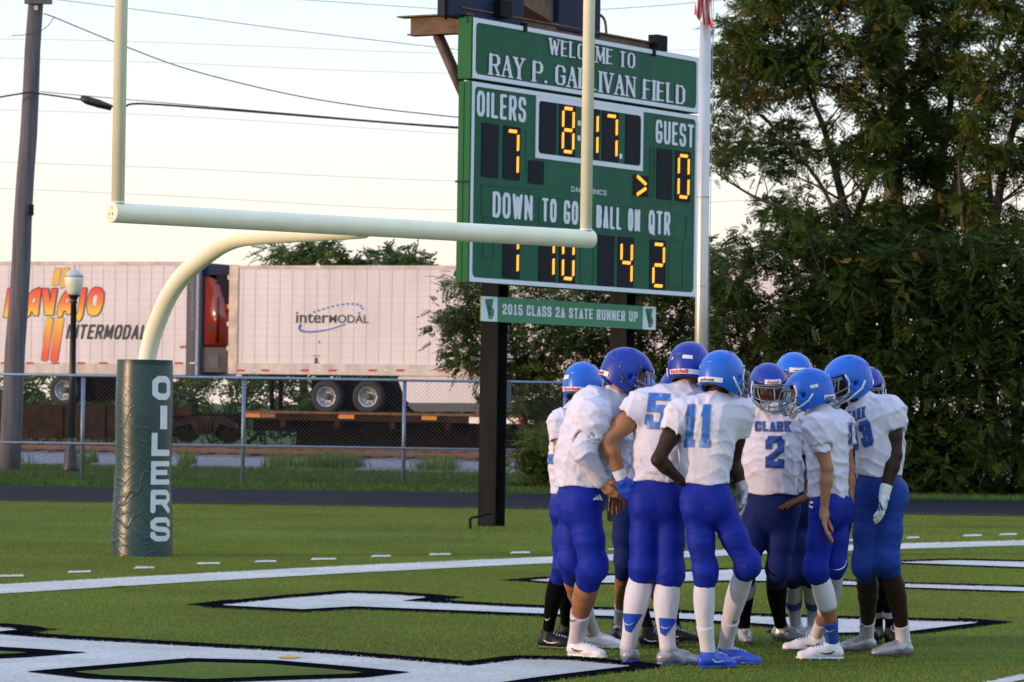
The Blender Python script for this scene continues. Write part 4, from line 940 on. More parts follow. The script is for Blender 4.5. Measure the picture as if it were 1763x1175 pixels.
TR.box('grab_handle_recess', cb0+.25*(cb1-cb0), cvb+.42, cb0+.45*(cb1-cb0), cvb+.55, -.12, -.105, M['slot'], tc_)
M['grm'] = mat('grimy_grey_metal', (.055, .05, .05), .7, var=.4, vscale=4)
TR.box('chassis_box', cb0-.1, TR.uv(366, 641)[1], cb1+.05, cvb-.02, -1.9, -.15, M['grm'], tc_)
TR.box('step_plate', cb0+.2, TR.uv(366, 634)[1], cb0+.5, TR.uv(366, 612)[1], -.15, -.13, M['dks'], tc_)

# flatcars
def bogie(xc, parent, yc=735):
    u, v = TR.uv(xc, yc)
    for k in (-1, 1):
        c = TR.pt(u+k*.62, v-.02, -.3); bm = bmesh.new(); add_tube(bm, [c, c-TR.n*.1], .42, 28); add_tube(bm, [c+TR.n*.06, c], .12, 16); bmesh_obj('wheel', bm, M['carw'], parent)
    bm = bmesh.new()
    for P in ([(-1.0, .1), (-.55, .3), (.55, .3), (1.0, .1), (1.0, -.06), (.45, .08), (.25, -.22), (-.25, -.22), (-.45, .08), (-1.0, -.06)],):
        add_prism(bm, [TR.pt(u+a, v+b, -.16) for a, b in P], -TR.n, .12)
    bmesh_obj('side_frame', bm, mat('bogie_frame', (.022, .014, .012), .9, spec=.1, var=.4, vscale=5), parent)
    bm = bmesh.new()
    for k in range(-2, 3): add_tube(bm, [TR.pt(u+k*.09, v-.15, -.13), TR.pt(u+k*.09, v+.14, -.13)], .038, 8)
    bmesh_obj('spring', bm, M['car'], parent)
vd1, vd0 = TR.uv(600, 710)[1], TR.uv(600, 723)[1]
f1 = thing('railway_flatcar', 'brown railway flatcar with yellow reflectors under the trailer with tandem wheels', 'flatcar', TR.pt(4, .3, -1.3), 'railway flatcars')
u0, u1 = TR.uv(423, 715)[0], TR.uv(1500, 715)[0]
TR.box('deck', u0, vd1-.06, u1, vd1, -2.7, .06, mat('deck_boards', (.13, .065, .028), .85, var=.4, vscale=5), f1); TR.box('side_sill', u0, vd0-.04, u1, vd1-.06, -.1, 0.0, M['car'], f1)
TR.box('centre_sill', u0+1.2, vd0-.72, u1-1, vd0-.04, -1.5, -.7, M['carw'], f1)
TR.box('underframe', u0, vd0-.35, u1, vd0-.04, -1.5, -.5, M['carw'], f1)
for k in range(9): TR.box('crossbearer', u0+1+k*1.6, vd0-.22, u0+1.16+k*1.6, vd0-.04, -1.0, -.04, M['car'], f1)
for (xa, xb) in ((423, 448), (449, 474), (583, 610), (726, 752)):
    a, b = TR.uv(xa, 716)[0], TR.uv(xb, 716)[0]; TR.box('side_reflector', a, TR.uv(600, 721.3)[1]+.0, b, TR.uv(600, 714)[1], .001, .008, M['yel'] if xa != 449 else mat('worn_reflector', (.20, .09, .03), .6), f1)
M['rfr'] = mat('bright_red_reflector', (.75, .04, .02), .4); M['rfy'] = mat('cream_reflector', (.85, .75, .68), .4)
for (xa, xb, mm) in ((808, 825, 'rfy'), (825, 834, 'rfr'), (886, 893, 'rfy'), (893, 910, 'rfr'), (910, 928, 'rfy'), (928, 944, 'rfr'), (834, 886, 'rfy')):
    a, b = TR.uv(xa, 722)[0], TR.uv(xb, 722)[0]; TR.box('barrier_stripe', a, TR.uv(850, 730)[1], b, TR.uv(850, 719)[1], .010, .02, M[mm], f1)
for x in (823, 896): u, v = TR.uv(x, 711); bm = bmesh.new(); add_tube(bm, [TR.pt(u, v, .02), TR.pt(u, v, .06)], .035, 12); bmesh_obj('marker_light', bm, M['rfr'], f1)
f2 = thing('railway_flatcar', 'dark brown deep-sided railway flatcar under the trailer with red lettering', 'flatcar', TR.pt(-8, .3, -1.3), 'railway flatcars')
u2 = TR.uv(262, 720)[0]; ul = TR.uv(-700, 720)[0]
bm = bmesh.new(); a, b, c = TR.uv(100, 697)[1], TR.uv(100, 756)[1], TR.uv(100, 712)[1]
add_prism(bm, [TR.pt(ul, a), TR.pt(u2+1.2, a), TR.pt(u2+1.2, c), TR.pt(u2+.2, c), TR.pt(u2-.5, b), TR.pt(ul, b)], -TR.n, .12); bmesh_obj('side_sill', bm, M['car'], f2)
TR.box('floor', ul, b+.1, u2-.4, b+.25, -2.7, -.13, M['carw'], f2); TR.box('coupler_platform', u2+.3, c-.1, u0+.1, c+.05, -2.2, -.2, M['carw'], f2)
for k in range(8): TR.box('side_rib', u2-1.5-k*1.3, b+.02, u2-1.42-k*1.3, a-.03, .001, .05, M['car'], f2)
bogie(349, f1); bogie(1180, f1)
M['rail'] = mat('rusty_rail', (.10, .05, .035), .6, var=.3, vscale=4)
for k, (o, z) in enumerate(((.35, .22), (-1.1, .22), (5.9, .19), (7.35, .18))):
    P0 = TR.pt(-30, z, o); P1 = TR.pt(45, z, o); bm = bmesh.new()
    for w_, h_, dz in ((.07, .04, .055), (.02, .10, -.01), (.14, .02, -.07)): add_box(bm, (P0+P1)/2+Vector((0, 0, dz)), (75, w_, h_), TR.R())
    tag(bmesh_obj('steel_rail', bm, M['rail'], None), kind='structure')
bm = bmesh.new()
for k in range(120):
    for o in (-.4, 6.6): add_box(bm, TR.pt(-30+k*.6, .155 if o < 0 else .12, o), (.22, 2.5, .12), TR.R())
tag(bmesh_obj('railway_sleepers', bm, mat('sleeper_wood', (.05, .035, .03), .9, var=.3)), kind='stuff')

# ------------------------------------------------------------------ trees
def leafmat(name, c, c2):
    m = bpy.data.materials.new(name); m.use_nodes = True; n = m.node_tree.nodes; l = m.node_tree.links; b = n['Principled BSDF']
    at_ = n.new('ShaderNodeAttribute'); at_.attribute_name = 'tint'; r = n.new('ShaderNodeValToRGB'); l.new(at_.outputs['Fac'], r.inputs[0]); l.new(r.outputs[0], b.inputs['Base Color'])
    e = r.color_ramp.elements; e[0].color = (*c, 1); e[1].color = (*c2, 1); b.inputs['Roughness'].default_value = .55; b.inputs['Specular IOR Level'].default_value = .2
    tr = n.new('ShaderNodeBsdfTranslucent'); l.new(r.outputs[0], tr.inputs[0]); mx = n.new('ShaderNodeMixShader'); mx.inputs[0].default_value = .35
    l.new(b.outputs[0], mx.inputs[1]); l.new(tr.outputs[0], mx.inputs[2]); l.new(mx.outputs[0], n['Material Output'].inputs[0]); return m
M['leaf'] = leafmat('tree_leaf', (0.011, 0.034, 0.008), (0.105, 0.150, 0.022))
M['seed'] = leafmat('seed_cluster', (0.10, 0.10, 0.018), (0.26, 0.13, 0.03))
M['bark'] = mat('tree_bark', (0.060, 0.052, 0.045), .9, var=.4, vscale=4, bump=.01, bscale=12, stretch=(3, 3, .6))
def leaf_template(nl=5, L=.36, w=.072, l=.118, droop=.25):
    """compound leaf: pairs of leaflets along a drooping rachis, 4 verts per leaflet"""
    V = []; 
    for k in range(nl):
        t = .18+.82*k/nl; x = L*t; z = -droop*L*t*t
        for s in (-1, 1):
            d = np.array([.45, s*.9, -.22]); d /= np.linalg.norm(d); ll = l*(1-.35*t); b = np.array([x, 0, z]); c = np.array([1., 0, 0])
            V += [b, b+d*ll*.45+c*w*.5, b+d*ll, b+d*ll*.45-c*w*.5]
    b = np.array([L, 0, -droop*L]); V += [b, b+[l*.4, w*.5, 0], b+[l*.9, 0, -.02], b+[l*.4, -w*.5, 0]]
    return np.array(V)
TPL = leaf_template()
def scatter_leaves(name, centers, radii, per, m, parent, seed, scale=1.0, flat=.65, tint=(0, 1), tpl=TPL):
    r = np.random.RandomState(seed); C = np.repeat(np.array(centers), per, 0); Rr = np.repeat(np.array(radii), per); n = len(C)
    d = r.normal(size=(n, 3)); d[:, 2] = d[:, 2]*.7+.25; d /= np.linalg.norm(d, axis=1)[:, None]
    pos = C+d*(Rr*r.uniform(.15, .9, n)**.7)[:, None]*np.array([1, 1, flat])
    yaw = np.arctan2(d[:, 1], d[:, 0])+r.normal(0, .6, n); pit = r.normal(.02, .4, n)+np.where(d[:, 2] < 0, .4, -.1); rol = r.normal(0, .5, n); s = r.uniform(.7, 1.15, n)*scale
    cy, sy, cp, sp, cr, sr = np.cos(yaw), np.sin(yaw), np.cos(pit), np.sin(pit), np.cos(rol), np.sin(rol)
    Rm = np.zeros((n, 3, 3)); 
    Rm[:, 0, 0] = cy*cp; Rm[:, 0, 1] = -sy*cr+cy*sp*sr; Rm[:, 0, 2] = sy*sr+cy*sp*cr
    Rm[:, 1, 0] = sy*cp; Rm[:, 1, 1] = cy*cr+sy*sp*sr; Rm[:, 1, 2] = -cy*sr+sy*sp*cr
    Rm[:, 2, 0] = -sp; Rm[:, 2, 1] = cp*sr; Rm[:, 2, 2] = cp*cr
    V = np.einsum('nij,kj->nki', Rm, tpl)*s[:, None, None]+pos[:, None, :]
    V = V.reshape(-1, 3); F = np.arange(len(V)).reshape(-1, 4)
    o = np_obj(name, V, F, m, parent, smooth=False)
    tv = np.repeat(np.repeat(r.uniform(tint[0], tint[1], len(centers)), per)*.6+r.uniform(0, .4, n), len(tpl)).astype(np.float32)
    a = o.data.attributes.new('tint', 'FLOAT', 'POINT'); a.data.foreach_set('value', tv); return o
def inside(P, X, Y): return poly_sdf(np.array(P, float), X, Y) < 0
def pick(poly, n, Y0, Y1, gaps, seed, ry=None):
    r = np.random.RandomState(seed); P = np.array(poly); out = []
    lo, hi = P.min(0), P.max(0)
    while len(out) < n:
        X = r.uniform(lo[0], hi[0], 400); Yp = r.uniform(lo[1], hi[1], 400); ok = inside(poly, X, Yp)
        for gx, gy, gr in gaps: ok &= (X-gx)**2+((Yp-gy)*1.15)**2 > gr**2
        for x, y in zip(X[ok], Yp[ok]): out.append(at(x, y, r.uniform(Y0, Y1)))
    return out[:n]
def limbs(th, base, segs, centers, seed, r0=.13, fork=None):
    """trunk through photo points, then branches from it to the foliage centres"""
    r = random.Random(seed); bm = bmesh.new(); T = []
    for pts, ra, rb in segs:
        P = spline(pts, 6); n = len(P); add_tube(bm, P, [ra+(rb-ra)*i/(n-1) for i in range(n)], 9); T += [(p, ra+(rb-ra)*i/(n-1)) for i, p in enumerate(P)]
    bmesh_obj('trunk', bm, M['bark'], th); bm = bmesh.new()
    for c in centers:
        best = min(T, key=lambda q: (q[0]-c).length+max(0, q[0].z-c.z+.5)*2.0); p, rr = best; L = (c-p).length
        if L < .15: continue
        mid = p.lerp(c, .5)+Vector((r.uniform(-.1, .1), r.uniform(-.1, .1), r.uniform(-.05, .12)))*L*.6
        q = spline([p, mid, c], 5); w0 = min(rr*.5, .012+.012*L); add_tube(bm, q, [w0+(.006-w0)*i/(len(q)-1) for i in range(len(q))], 5)
        if rr > .02 and len(T) < 4000: T += [(x, w0*.8) for x in q[3:8]]
    bmesh_obj('branches', bm, M['bark'], th)
def tree(label, poly, n, Y, seg, gaps=(), seed=1, seeds=0, per=9, rad=(.25, .5), scale=1.0, dY=1.6, name='tree_of_heaven', group='trees beyond the running track', tint=(0, 1), seedpoly=None):
    C = pick(poly, n, Y-dY, Y+dY, gaps, seed); r = np.random.RandomState(seed)
    S_ = [([at(x, y, Y+dy) for x, y, dy in s[0]], s[1], s[2]) for s in seg]; base = S_[0][0][0].copy(); base.z = 0
    n_ = int(n*1.3); C = C+pick(poly, n_-n, Y-dY, Y+dY, gaps, seed+300); n = n_; per = int(per*1.25)
    th = thing(name, label, 'tree', base, group)
    limbs(th, base, S_, C, seed)
    cr = scatter_leaves('crown', [tuple(c) for c in C], r.uniform(rad[0], rad[1], n), per, M['leaf'], th, seed, scale, tint=tint)
    if seeds:
        D = pick(seedpoly or poly, seeds, Y-dY-.3, Y+dY*.3, gaps, seed+50); tag(scatter_leaves('seed_clusters', [tuple(c) for c in D], np.full(seeds, .16), 7, M['seed'], th, seed+9, .55, flat=1.0), kind='stuff')
    return th
GAPS = [(1395, 61, 10), (1485, 30, 22), (1318, 205, 26), (1350, 185, 20), (1430, 185, 24), (1462, 222, 26), (1400, 235, 18), (1270, 305, 34), (1325, 325, 26), (1300, 285, 16), (1412, 300, 26), (1455, 322, 26), (1440, 280, 18), (1612, 165, 22), (1745, 68, 22), (1735, 332, 26), (1560, 400, 16), (1250, 180, 14), (1235, 380, 22), (1500, 250, 14), (1570, 270, 12), (1590, 330, 14), (1680, 30, 14), (1660, 300, 14), (1500, 150, 8), (1250, 345, 25), (1370, 350, 18), (1640, 400, 14), (1700, 200, 12), (1520, 340, 14)]
GAPS = [(a, b, c*1.08) for a, b, c in GAPS]
GR_ = 'trees beyond the running track'
tree('tall tree left of the group with airy crown over the flagpole', [(1300, -40), (1245, 25), (1226, 80), (1240, 130), (1222, 200), (1228, 290), (1300, 345), (1330, 400), (1400, 460), (1480, 520), (1530, 300), (1540, 120), (1520, -60)], 265, 68,
     [([(1500, 862, 0), (1495, 700, 0), (1480, 520, 0), (1462, 400, 0), (1440, 300, .1), (1418, 220, 0), (1390, 150, 0), (1380, 60, 0)], .13, .025), ([(1480, 520, 0), (1430, 440, -.3), (1370, 370, -.5), (1300, 340, -.6), (1235, 300, -.8)], .07, .012), ([(1475, 480, 0), (1420, 330, -.5), (1340, 230, -.5), (1280, 170, -.7)], .05, .012), ([(1462, 400, 0), (1500, 300, .4), (1520, 180, .4), (1500, 60, .3)], .06, .015)],
     GAPS, 21, 80, 25, (.16, .34), .68, 1.2, tint=(.3, 1.25), seedpoly=[(1300, -30), (1235, 60), (1240, 200), (1400, 250), (1520, 200), (1520, -50)])  # tall trees: raised tint puts warm sunlight on the crowns into leaf colour
tree('tall tree around the wooden utility pole in the middle of the group', [(1520, -60), (1500, 60), (1520, 200), (1500, 330), (1490, 540), (1640, 560), (1680, 300), (1660, 150), (1680, -60)], 240, 69.5,
     [([(1590, 862, 0), (1595, 700, 0), (1600, 560, 0), (1612, 420, 0), (1620, 300, 0), (1640, 150, 0), (1650, 0, 0)], .15, .04), ([(1600, 560, 0), (1560, 400, -.4), (1540, 250, -.5), (1530, 100, -.5)], .07, .015), ([(1612, 420, 0), (1660, 260, .4), (1690, 120, .3)], .06, .015)],
     GAPS, 22, 70, 24, (.16, .34), .68, 1.3, tint=(.3, 1.2))
tree('tall tree at the right edge of the photo with orange seed heads', [(1660, -60), (1640, 100), (1660, 250), (1640, 540), (1900, 560), (1900, -60)], 260, 67.5,
     [([(1712, 868, 0), (1706, 700, 0), (1700, 560, 0), (1712, 400, 0), (1735, 260, 0), (1780, 100, 0)], .15, .05), ([(1700, 560, 0), (1660, 400, -.4), (1650, 250, -.4)], .08, .02), ([(1712, 400, 0), (1700, 250, 0), (1715, 100, 0), (1740, 0, 0)], .06, .02)],
     GAPS, 23, 70, 24, (.16, .34), .68, 1.2, tint=(.3, 1.2))
# lower, denser growth; low tint ranges paint its shade into the leaves
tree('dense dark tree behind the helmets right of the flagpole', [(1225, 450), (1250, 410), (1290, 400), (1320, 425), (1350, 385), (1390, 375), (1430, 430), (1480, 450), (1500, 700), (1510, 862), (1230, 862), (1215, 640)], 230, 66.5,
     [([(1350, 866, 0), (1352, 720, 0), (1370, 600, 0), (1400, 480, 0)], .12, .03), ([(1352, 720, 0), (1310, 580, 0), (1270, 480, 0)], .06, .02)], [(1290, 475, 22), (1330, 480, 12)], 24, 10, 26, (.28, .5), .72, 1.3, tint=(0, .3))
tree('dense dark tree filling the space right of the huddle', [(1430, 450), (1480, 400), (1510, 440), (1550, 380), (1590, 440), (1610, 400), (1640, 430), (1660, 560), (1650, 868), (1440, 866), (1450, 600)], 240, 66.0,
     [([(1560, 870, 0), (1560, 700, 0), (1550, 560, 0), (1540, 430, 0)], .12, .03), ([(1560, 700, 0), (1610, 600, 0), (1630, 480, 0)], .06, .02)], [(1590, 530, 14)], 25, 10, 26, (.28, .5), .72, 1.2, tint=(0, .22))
tree('dense leafy tree touching the track at the right edge', [(1620, 450), (1660, 390), (1690, 440), (1730, 380), (1770, 420), (1900, 380), (1900, 876), (1600, 872), (1640, 600)], 260, 65.6,
     [([(1750, 874, 0), (1750, 700, 0), (1745, 560, 0), (1760, 430, 0)], .12, .03), ([(1750, 700, 0), (1700, 600, 0), (1680, 480, 0)], .06, .02)], [], 26, 12, 26, (.28, .5), .72, 1.2, tint=(0, .22))
tree('leafy young tree growing around the left scoreboard post', [(775, 480), (850, 440), (985, 500), (985, 720), (930, 745), (860, 710), (790, 640), (745, 590), (760, 540)], 115, 69.5,
     [([(905, 795, 0), (905, 730, 0), (895, 660, 0), (880, 570, 0), (870, 500, 0)], .05, .015), ([(912, 795, 0), (935, 700, .3), (950, 600, .3)], .035, .012), ([(905, 730, 0), (870, 650, -.4), (820, 590, -.6), (770, 565, -.7)], .03, .01)], [(800, 520, 18), (870, 730, 16), (950, 640, 14), (825, 700, 26)], 27, 0, 18, (.2, .38), .72, 1.0, tint=(.1, .9))
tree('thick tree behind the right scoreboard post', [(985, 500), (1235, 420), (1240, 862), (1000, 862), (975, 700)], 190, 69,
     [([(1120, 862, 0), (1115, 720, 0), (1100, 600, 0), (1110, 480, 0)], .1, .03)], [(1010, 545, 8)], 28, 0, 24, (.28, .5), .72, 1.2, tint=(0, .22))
tree('low bushy sapling at the foot of the left scoreboard post', [(885, 760), (960, 740), (990, 760), (990, 848), (900, 845), (880, 800)], 34, 65.5, [([(940, 848, 0), (938, 800, 0), (935, 770, 0)], .03, .01)], [], 29, 0, 12, (.15, .3), .8, .6, name='sapling', tint=(.1, .9))
# tree line beyond the train
for k, (x0_, x1_, y0_, y1_, lb_) in enumerate(((465, 580, 418, 470, 'round-topped distant tree peeking over the trailer with tandem wheels'), (650, 722, 426, 470, 'smaller distant tree peeking over the trailer right of its neighbour'), (575, 625, 447, 475, 'low distant treetop barely showing above the trailer roof'))):
    tree(lb_, [(x0_, y1_), (x0_+8, y0_+12), ((x0_+x1_)/2-15, y0_+14), ((x0_+x1_)/2, y0_), (x1_-8, y0_+6), (x1_, y1_), (x1_, 640), (x0_, 640)], 60, 125+k, [([((x0_+x1_)/2, 760, 0), ((x0_+x1_)/2, 600, 0), ((x0_+x1_)/2, y0_+30, 0)], .2, .04)], [], 40+k, 0, 16, (.4, .7), 1.6, 1.5, name='distant_tree', group='distant trees beyond the train')
r_ = np.random.RandomState(5); Cc = []; 
for k in range(420):
    x = r_.uniform(-150, 1500); y = r_.uniform(640, 745); Cc.append(tuple(at(x, y, r_.uniform(118, 124))))
Cc = [c for c in Cc if not (abs(math.sin(c[0]*1.7)) > .86 and c[2] > .8)]
tag(scatter_leaves('distant_undergrowth', Cc, r_.uniform(.5, .9, len(Cc)), 14, M['leaf'], None, 77, 2.0, tint=(.2, 1)), kind='stuff')
# ------------------------------------------------------------------ football players in a huddle
M['jer'] = mat('jersey_white_mesh', (0.58, 0.57, 0.70), 0.8, var=0.06, vscale=7, bump=.006, bscale=22, spec=.25, stretch=(1, 1, .55), detail=7)
M['und'] = mat('undershirt_white', (0.56, 0.56, 0.70), 0.65, var=0.06, vscale=9, bump=.006, bscale=26, spec=.3, stretch=(1, 1, .4))
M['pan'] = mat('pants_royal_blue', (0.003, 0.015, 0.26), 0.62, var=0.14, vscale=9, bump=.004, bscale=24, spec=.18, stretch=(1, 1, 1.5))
M['pnv'] = mat('pants_shaded_blue', (0.006, 0.016, 0.11), 0.7, var=0.14, vscale=9, bump=.003, bscale=30, spec=.12); M['pmb'] = mat('pants_mid_blue', (0.007, 0.035, 0.24), 0.6, var=0.14, vscale=9, bump=.003, bscale=30, spec=.2)  # pnv: team pants with their shade painted into the blue
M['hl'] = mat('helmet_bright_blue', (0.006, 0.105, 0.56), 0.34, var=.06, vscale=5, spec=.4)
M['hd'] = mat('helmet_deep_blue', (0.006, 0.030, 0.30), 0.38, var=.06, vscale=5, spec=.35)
M['liner'] = mat('helmet_padding', (.012, .012, .016), .8)
M['mask'] = mat('mask_grey_wire', (.16, .19, .23), .4, .2)
M['strap'] = mat('strap_white', (.62, .64, .70), .55, var=.08, vscale=20)
M['strapd'] = mat('strap_dark', (.02, .022, .03), .5)
M['num'] = mat('number_blue', (0.020, 0.12, 0.50), .55, col2=(.20, .34, .66), c2lo=.56, c2hi=.72, vscale=28, stretch=(1, 1, .25), var=.1)
M['numd'] = mat('number_dark_blue', (0.012, 0.055, 0.27), .55, var=.1, vscale=20)
M['numo'] = mat('number_grey_border', (.28, .29, .30), .6)
M['txr'] = mat('red_print', (.50, .015, .015), .5); M['txk'] = mat('black_print', (.012, .012, .015), .5)
M['sockw'] = mat('sock_white', (0.58, 0.57, 0.68), .8, var=.06, vscale=12, bump=.003, bscale=60, stretch=(1, 1, .3))
M['sockk'] = mat('sock_black', (0.004, 0.004, 0.007), .95, spec=.05); M['sockb'] = mat('sock_blue', (0.015, 0.06, 0.36), .7)
M['shw'] = mat('shoe_white', (.68, .68, .76), .45, var=.05, vscale=20, bump=.002, bscale=60); M['shg'] = mat('shoe_grey_silver', (.30, .30, .33), .35, .35, var=.3, vscale=18, bump=.003, bscale=50)
M['shk'] = mat('shoe_black', (.006, .006, .009), .5, spec=.25, bump=.002, bscale=60); M['shb'] = mat('shoe_blue', (.010, .06, .48), .4, var=.15, vscale=18, bump=.003, bscale=50)
M['sole'] = mat('sole_dark', (.03, .03, .04), .5); M['eye'] = mat('eye_white', (.5, .48, .45), .3)
def skin(n, c): return mat(n, c, .5, var=.12, vscale=8, spec=.4, bump=.001, bscale=70) if c[0] > .1 else mat(n, c, .55, var=.12, vscale=8, spec=.22, bump=.001, bscale=70)
SK = {'tan': skin('skin_tan', (.30, .135, .07)), 'olive': skin('skin_olive', (.26, .12, .065)), 'brown': skin('skin_brown', (.075, .034, .020)), 'dark': skin('skin_dark_brown', (.030, .013, .009)), 'light': skin('skin_light', (.38, .20, .13))}
def smin(A, B, k):
    h = np.maximum(k-np.abs(A-B), 0)/k; return np.minimum(A, B)-h*h*k*.25

# helmet shell (local: x right, y forward, z up), shared by all helmets
def build_shell():
    h = .0055; ax = [np.arange(-.16, .165, h), np.arange(-.19, .20, h), np.arange(-.15, .17, h)]
    X, Y, Z = ax[0][:, None, None], ax[1][None, :, None], ax[2][None, None, :]
    def ell(rx, ry, ru, rd):
        rz = np.where(Z > 0, ru, rd); return (np.sqrt((X/rx)**2+(Y/ry)**2+(Z/rz)**2)-1)*min(rx, ry, ru)
    O = ell(.122, .150, .132, .215)
    crown = .004*(1/(1+np.exp(-(Z-.028-.18*np.maximum(-Y-.02, 0)*.3)/.0015)))*(1/(1+np.exp((np.abs(X)-.085)/.003)))
    O = O-crown
    I_ = ell(.104, .132, .114, .200); D = np.maximum(O, -I_)
    face = np.maximum(np.maximum(.062-Y-.12*np.maximum(-Z-.06, 0), Z-.048), np.abs(X)-.2)      # face opening
    D = np.maximum(D, -face)
    D = np.maximum(D, -(Z+.112-.22*np.maximum(-Y-.02, 0)))
    for sx in (-1, 1):
        D = np.maximum(D, -(np.sqrt((X-sx*.12)**2+((Y-.015)*1.0)**2+((Z+.028)*.8)**2)-.017))
        D = np.maximum(D, -(np.sqrt((X-sx*.118)**2+((Y-.045-(Z)*.5)*2.2)**2+((Z+.0)*.8)**2)-.014))
        D = np.maximum(D, -(np.sqrt(((X-sx*.055)*1.6)**2+((Y+.03)*.6)**2+(Z-.118)**2)-.014))
        D = np.maximum(D, -(np.sqrt(((X-sx*.07)*1.4)**2+((Y+.118)*1.)**2+((Z-.055)*.7)**2)-.012))
    V, F = surfnet(D, (ax[0][0], ax[1][0], ax[2][0]), h)
    L = np.maximum(ell(.103, .130, .113, .19), -(ell(.088, .112, .10, .18))); L = np.maximum(L, -(np.maximum(.070-Y, Z-.036))); L = np.maximum(L, -(Z+.095))
    V2, F2 = surfnet(L, (ax[0][0], ax[1][0], ax[2][0]), h)
    return (V, F), (V2, F2)
SHELL, LINER = build_shell()
SH_BVH = BVHTree.FromPolygons([Vector(v) for v in SHELL[0].tolist()], SHELL[1].tolist())
def on_shell(az, z, off=.0022):
    a = math.radians(az); d = Vector((math.sin(a), math.cos(a), 0)); o = d*.5+Vector((0, 0, z)); hit = SH_BVH.ray_cast(o, -d)
    if hit[0] is None: return o-d*.37
    return hit[0]+d*off
def grid_patch(az0, az1, z0, z1, n=14, m_=4, off=.0022, bow=0.0):
    V = [on_shell(az0+(az1-az0)*i/n, z0+(z1-z0)*j/m_+bow*(2*i/n-1)**2, off) for j in range(m_+1) for i in range(n+1)]
    F = [(j*(n+1)+i, j*(n+1)+i+1, (j+1)*(n+1)+i+1, (j+1)*(n+1)+i) for j in range(m_) for i in range(n)]; return V, F
_me_shell = {}
def shared_mesh(key, VF, m):
    if key not in _me_shell:
        V, F = VF; me = bpy.data.meshes.new(key); me.from_pydata(V.tolist(), [], F.tolist()); me.shade_smooth(); me.materials.append(m); _me_shell[key] = me
    return _me_shell[key]
def head_vf(scale=1.0):
    f = Field([(-.1, -.12, -.14), (.1, .14, .12)], .03, .006)
    f.cone((0, -.025, .03), (0, .02, .025), .082, .078, .02)
    f.cone((0, .02, -.02), (0, .045, -.085), .066, .034, .04)
    f.cone((0, .095, .0), (0, .112, -.03), .010, .014, .02)                 # nose
    for s in (-1, 1):
        f.cone((s*.018, .088, .018), (s*.042, .08, .018), .012, .010, .015)  # brow
        f.cone((s*.03, .094, .0), (s*.03, .097, .0), .009, .009, .008, op='sub')
        f.cone((s*.035, .065, -.03), (s*.03, .06, -.05), .026, .022, .03)
        f.cone((s*.078, .0, -.005), (s*.080, -.004, -.03), .014, .010, .012)
    f.cone((-.018, .084, -.058), (.018, .084, -.058), .010, .010, .008)       # lips
    f.cone((-.014, .088, -.066), (.014, .088, -.066), .009, .009, .006)
    return f.mesh()
HEAD = head_vf()
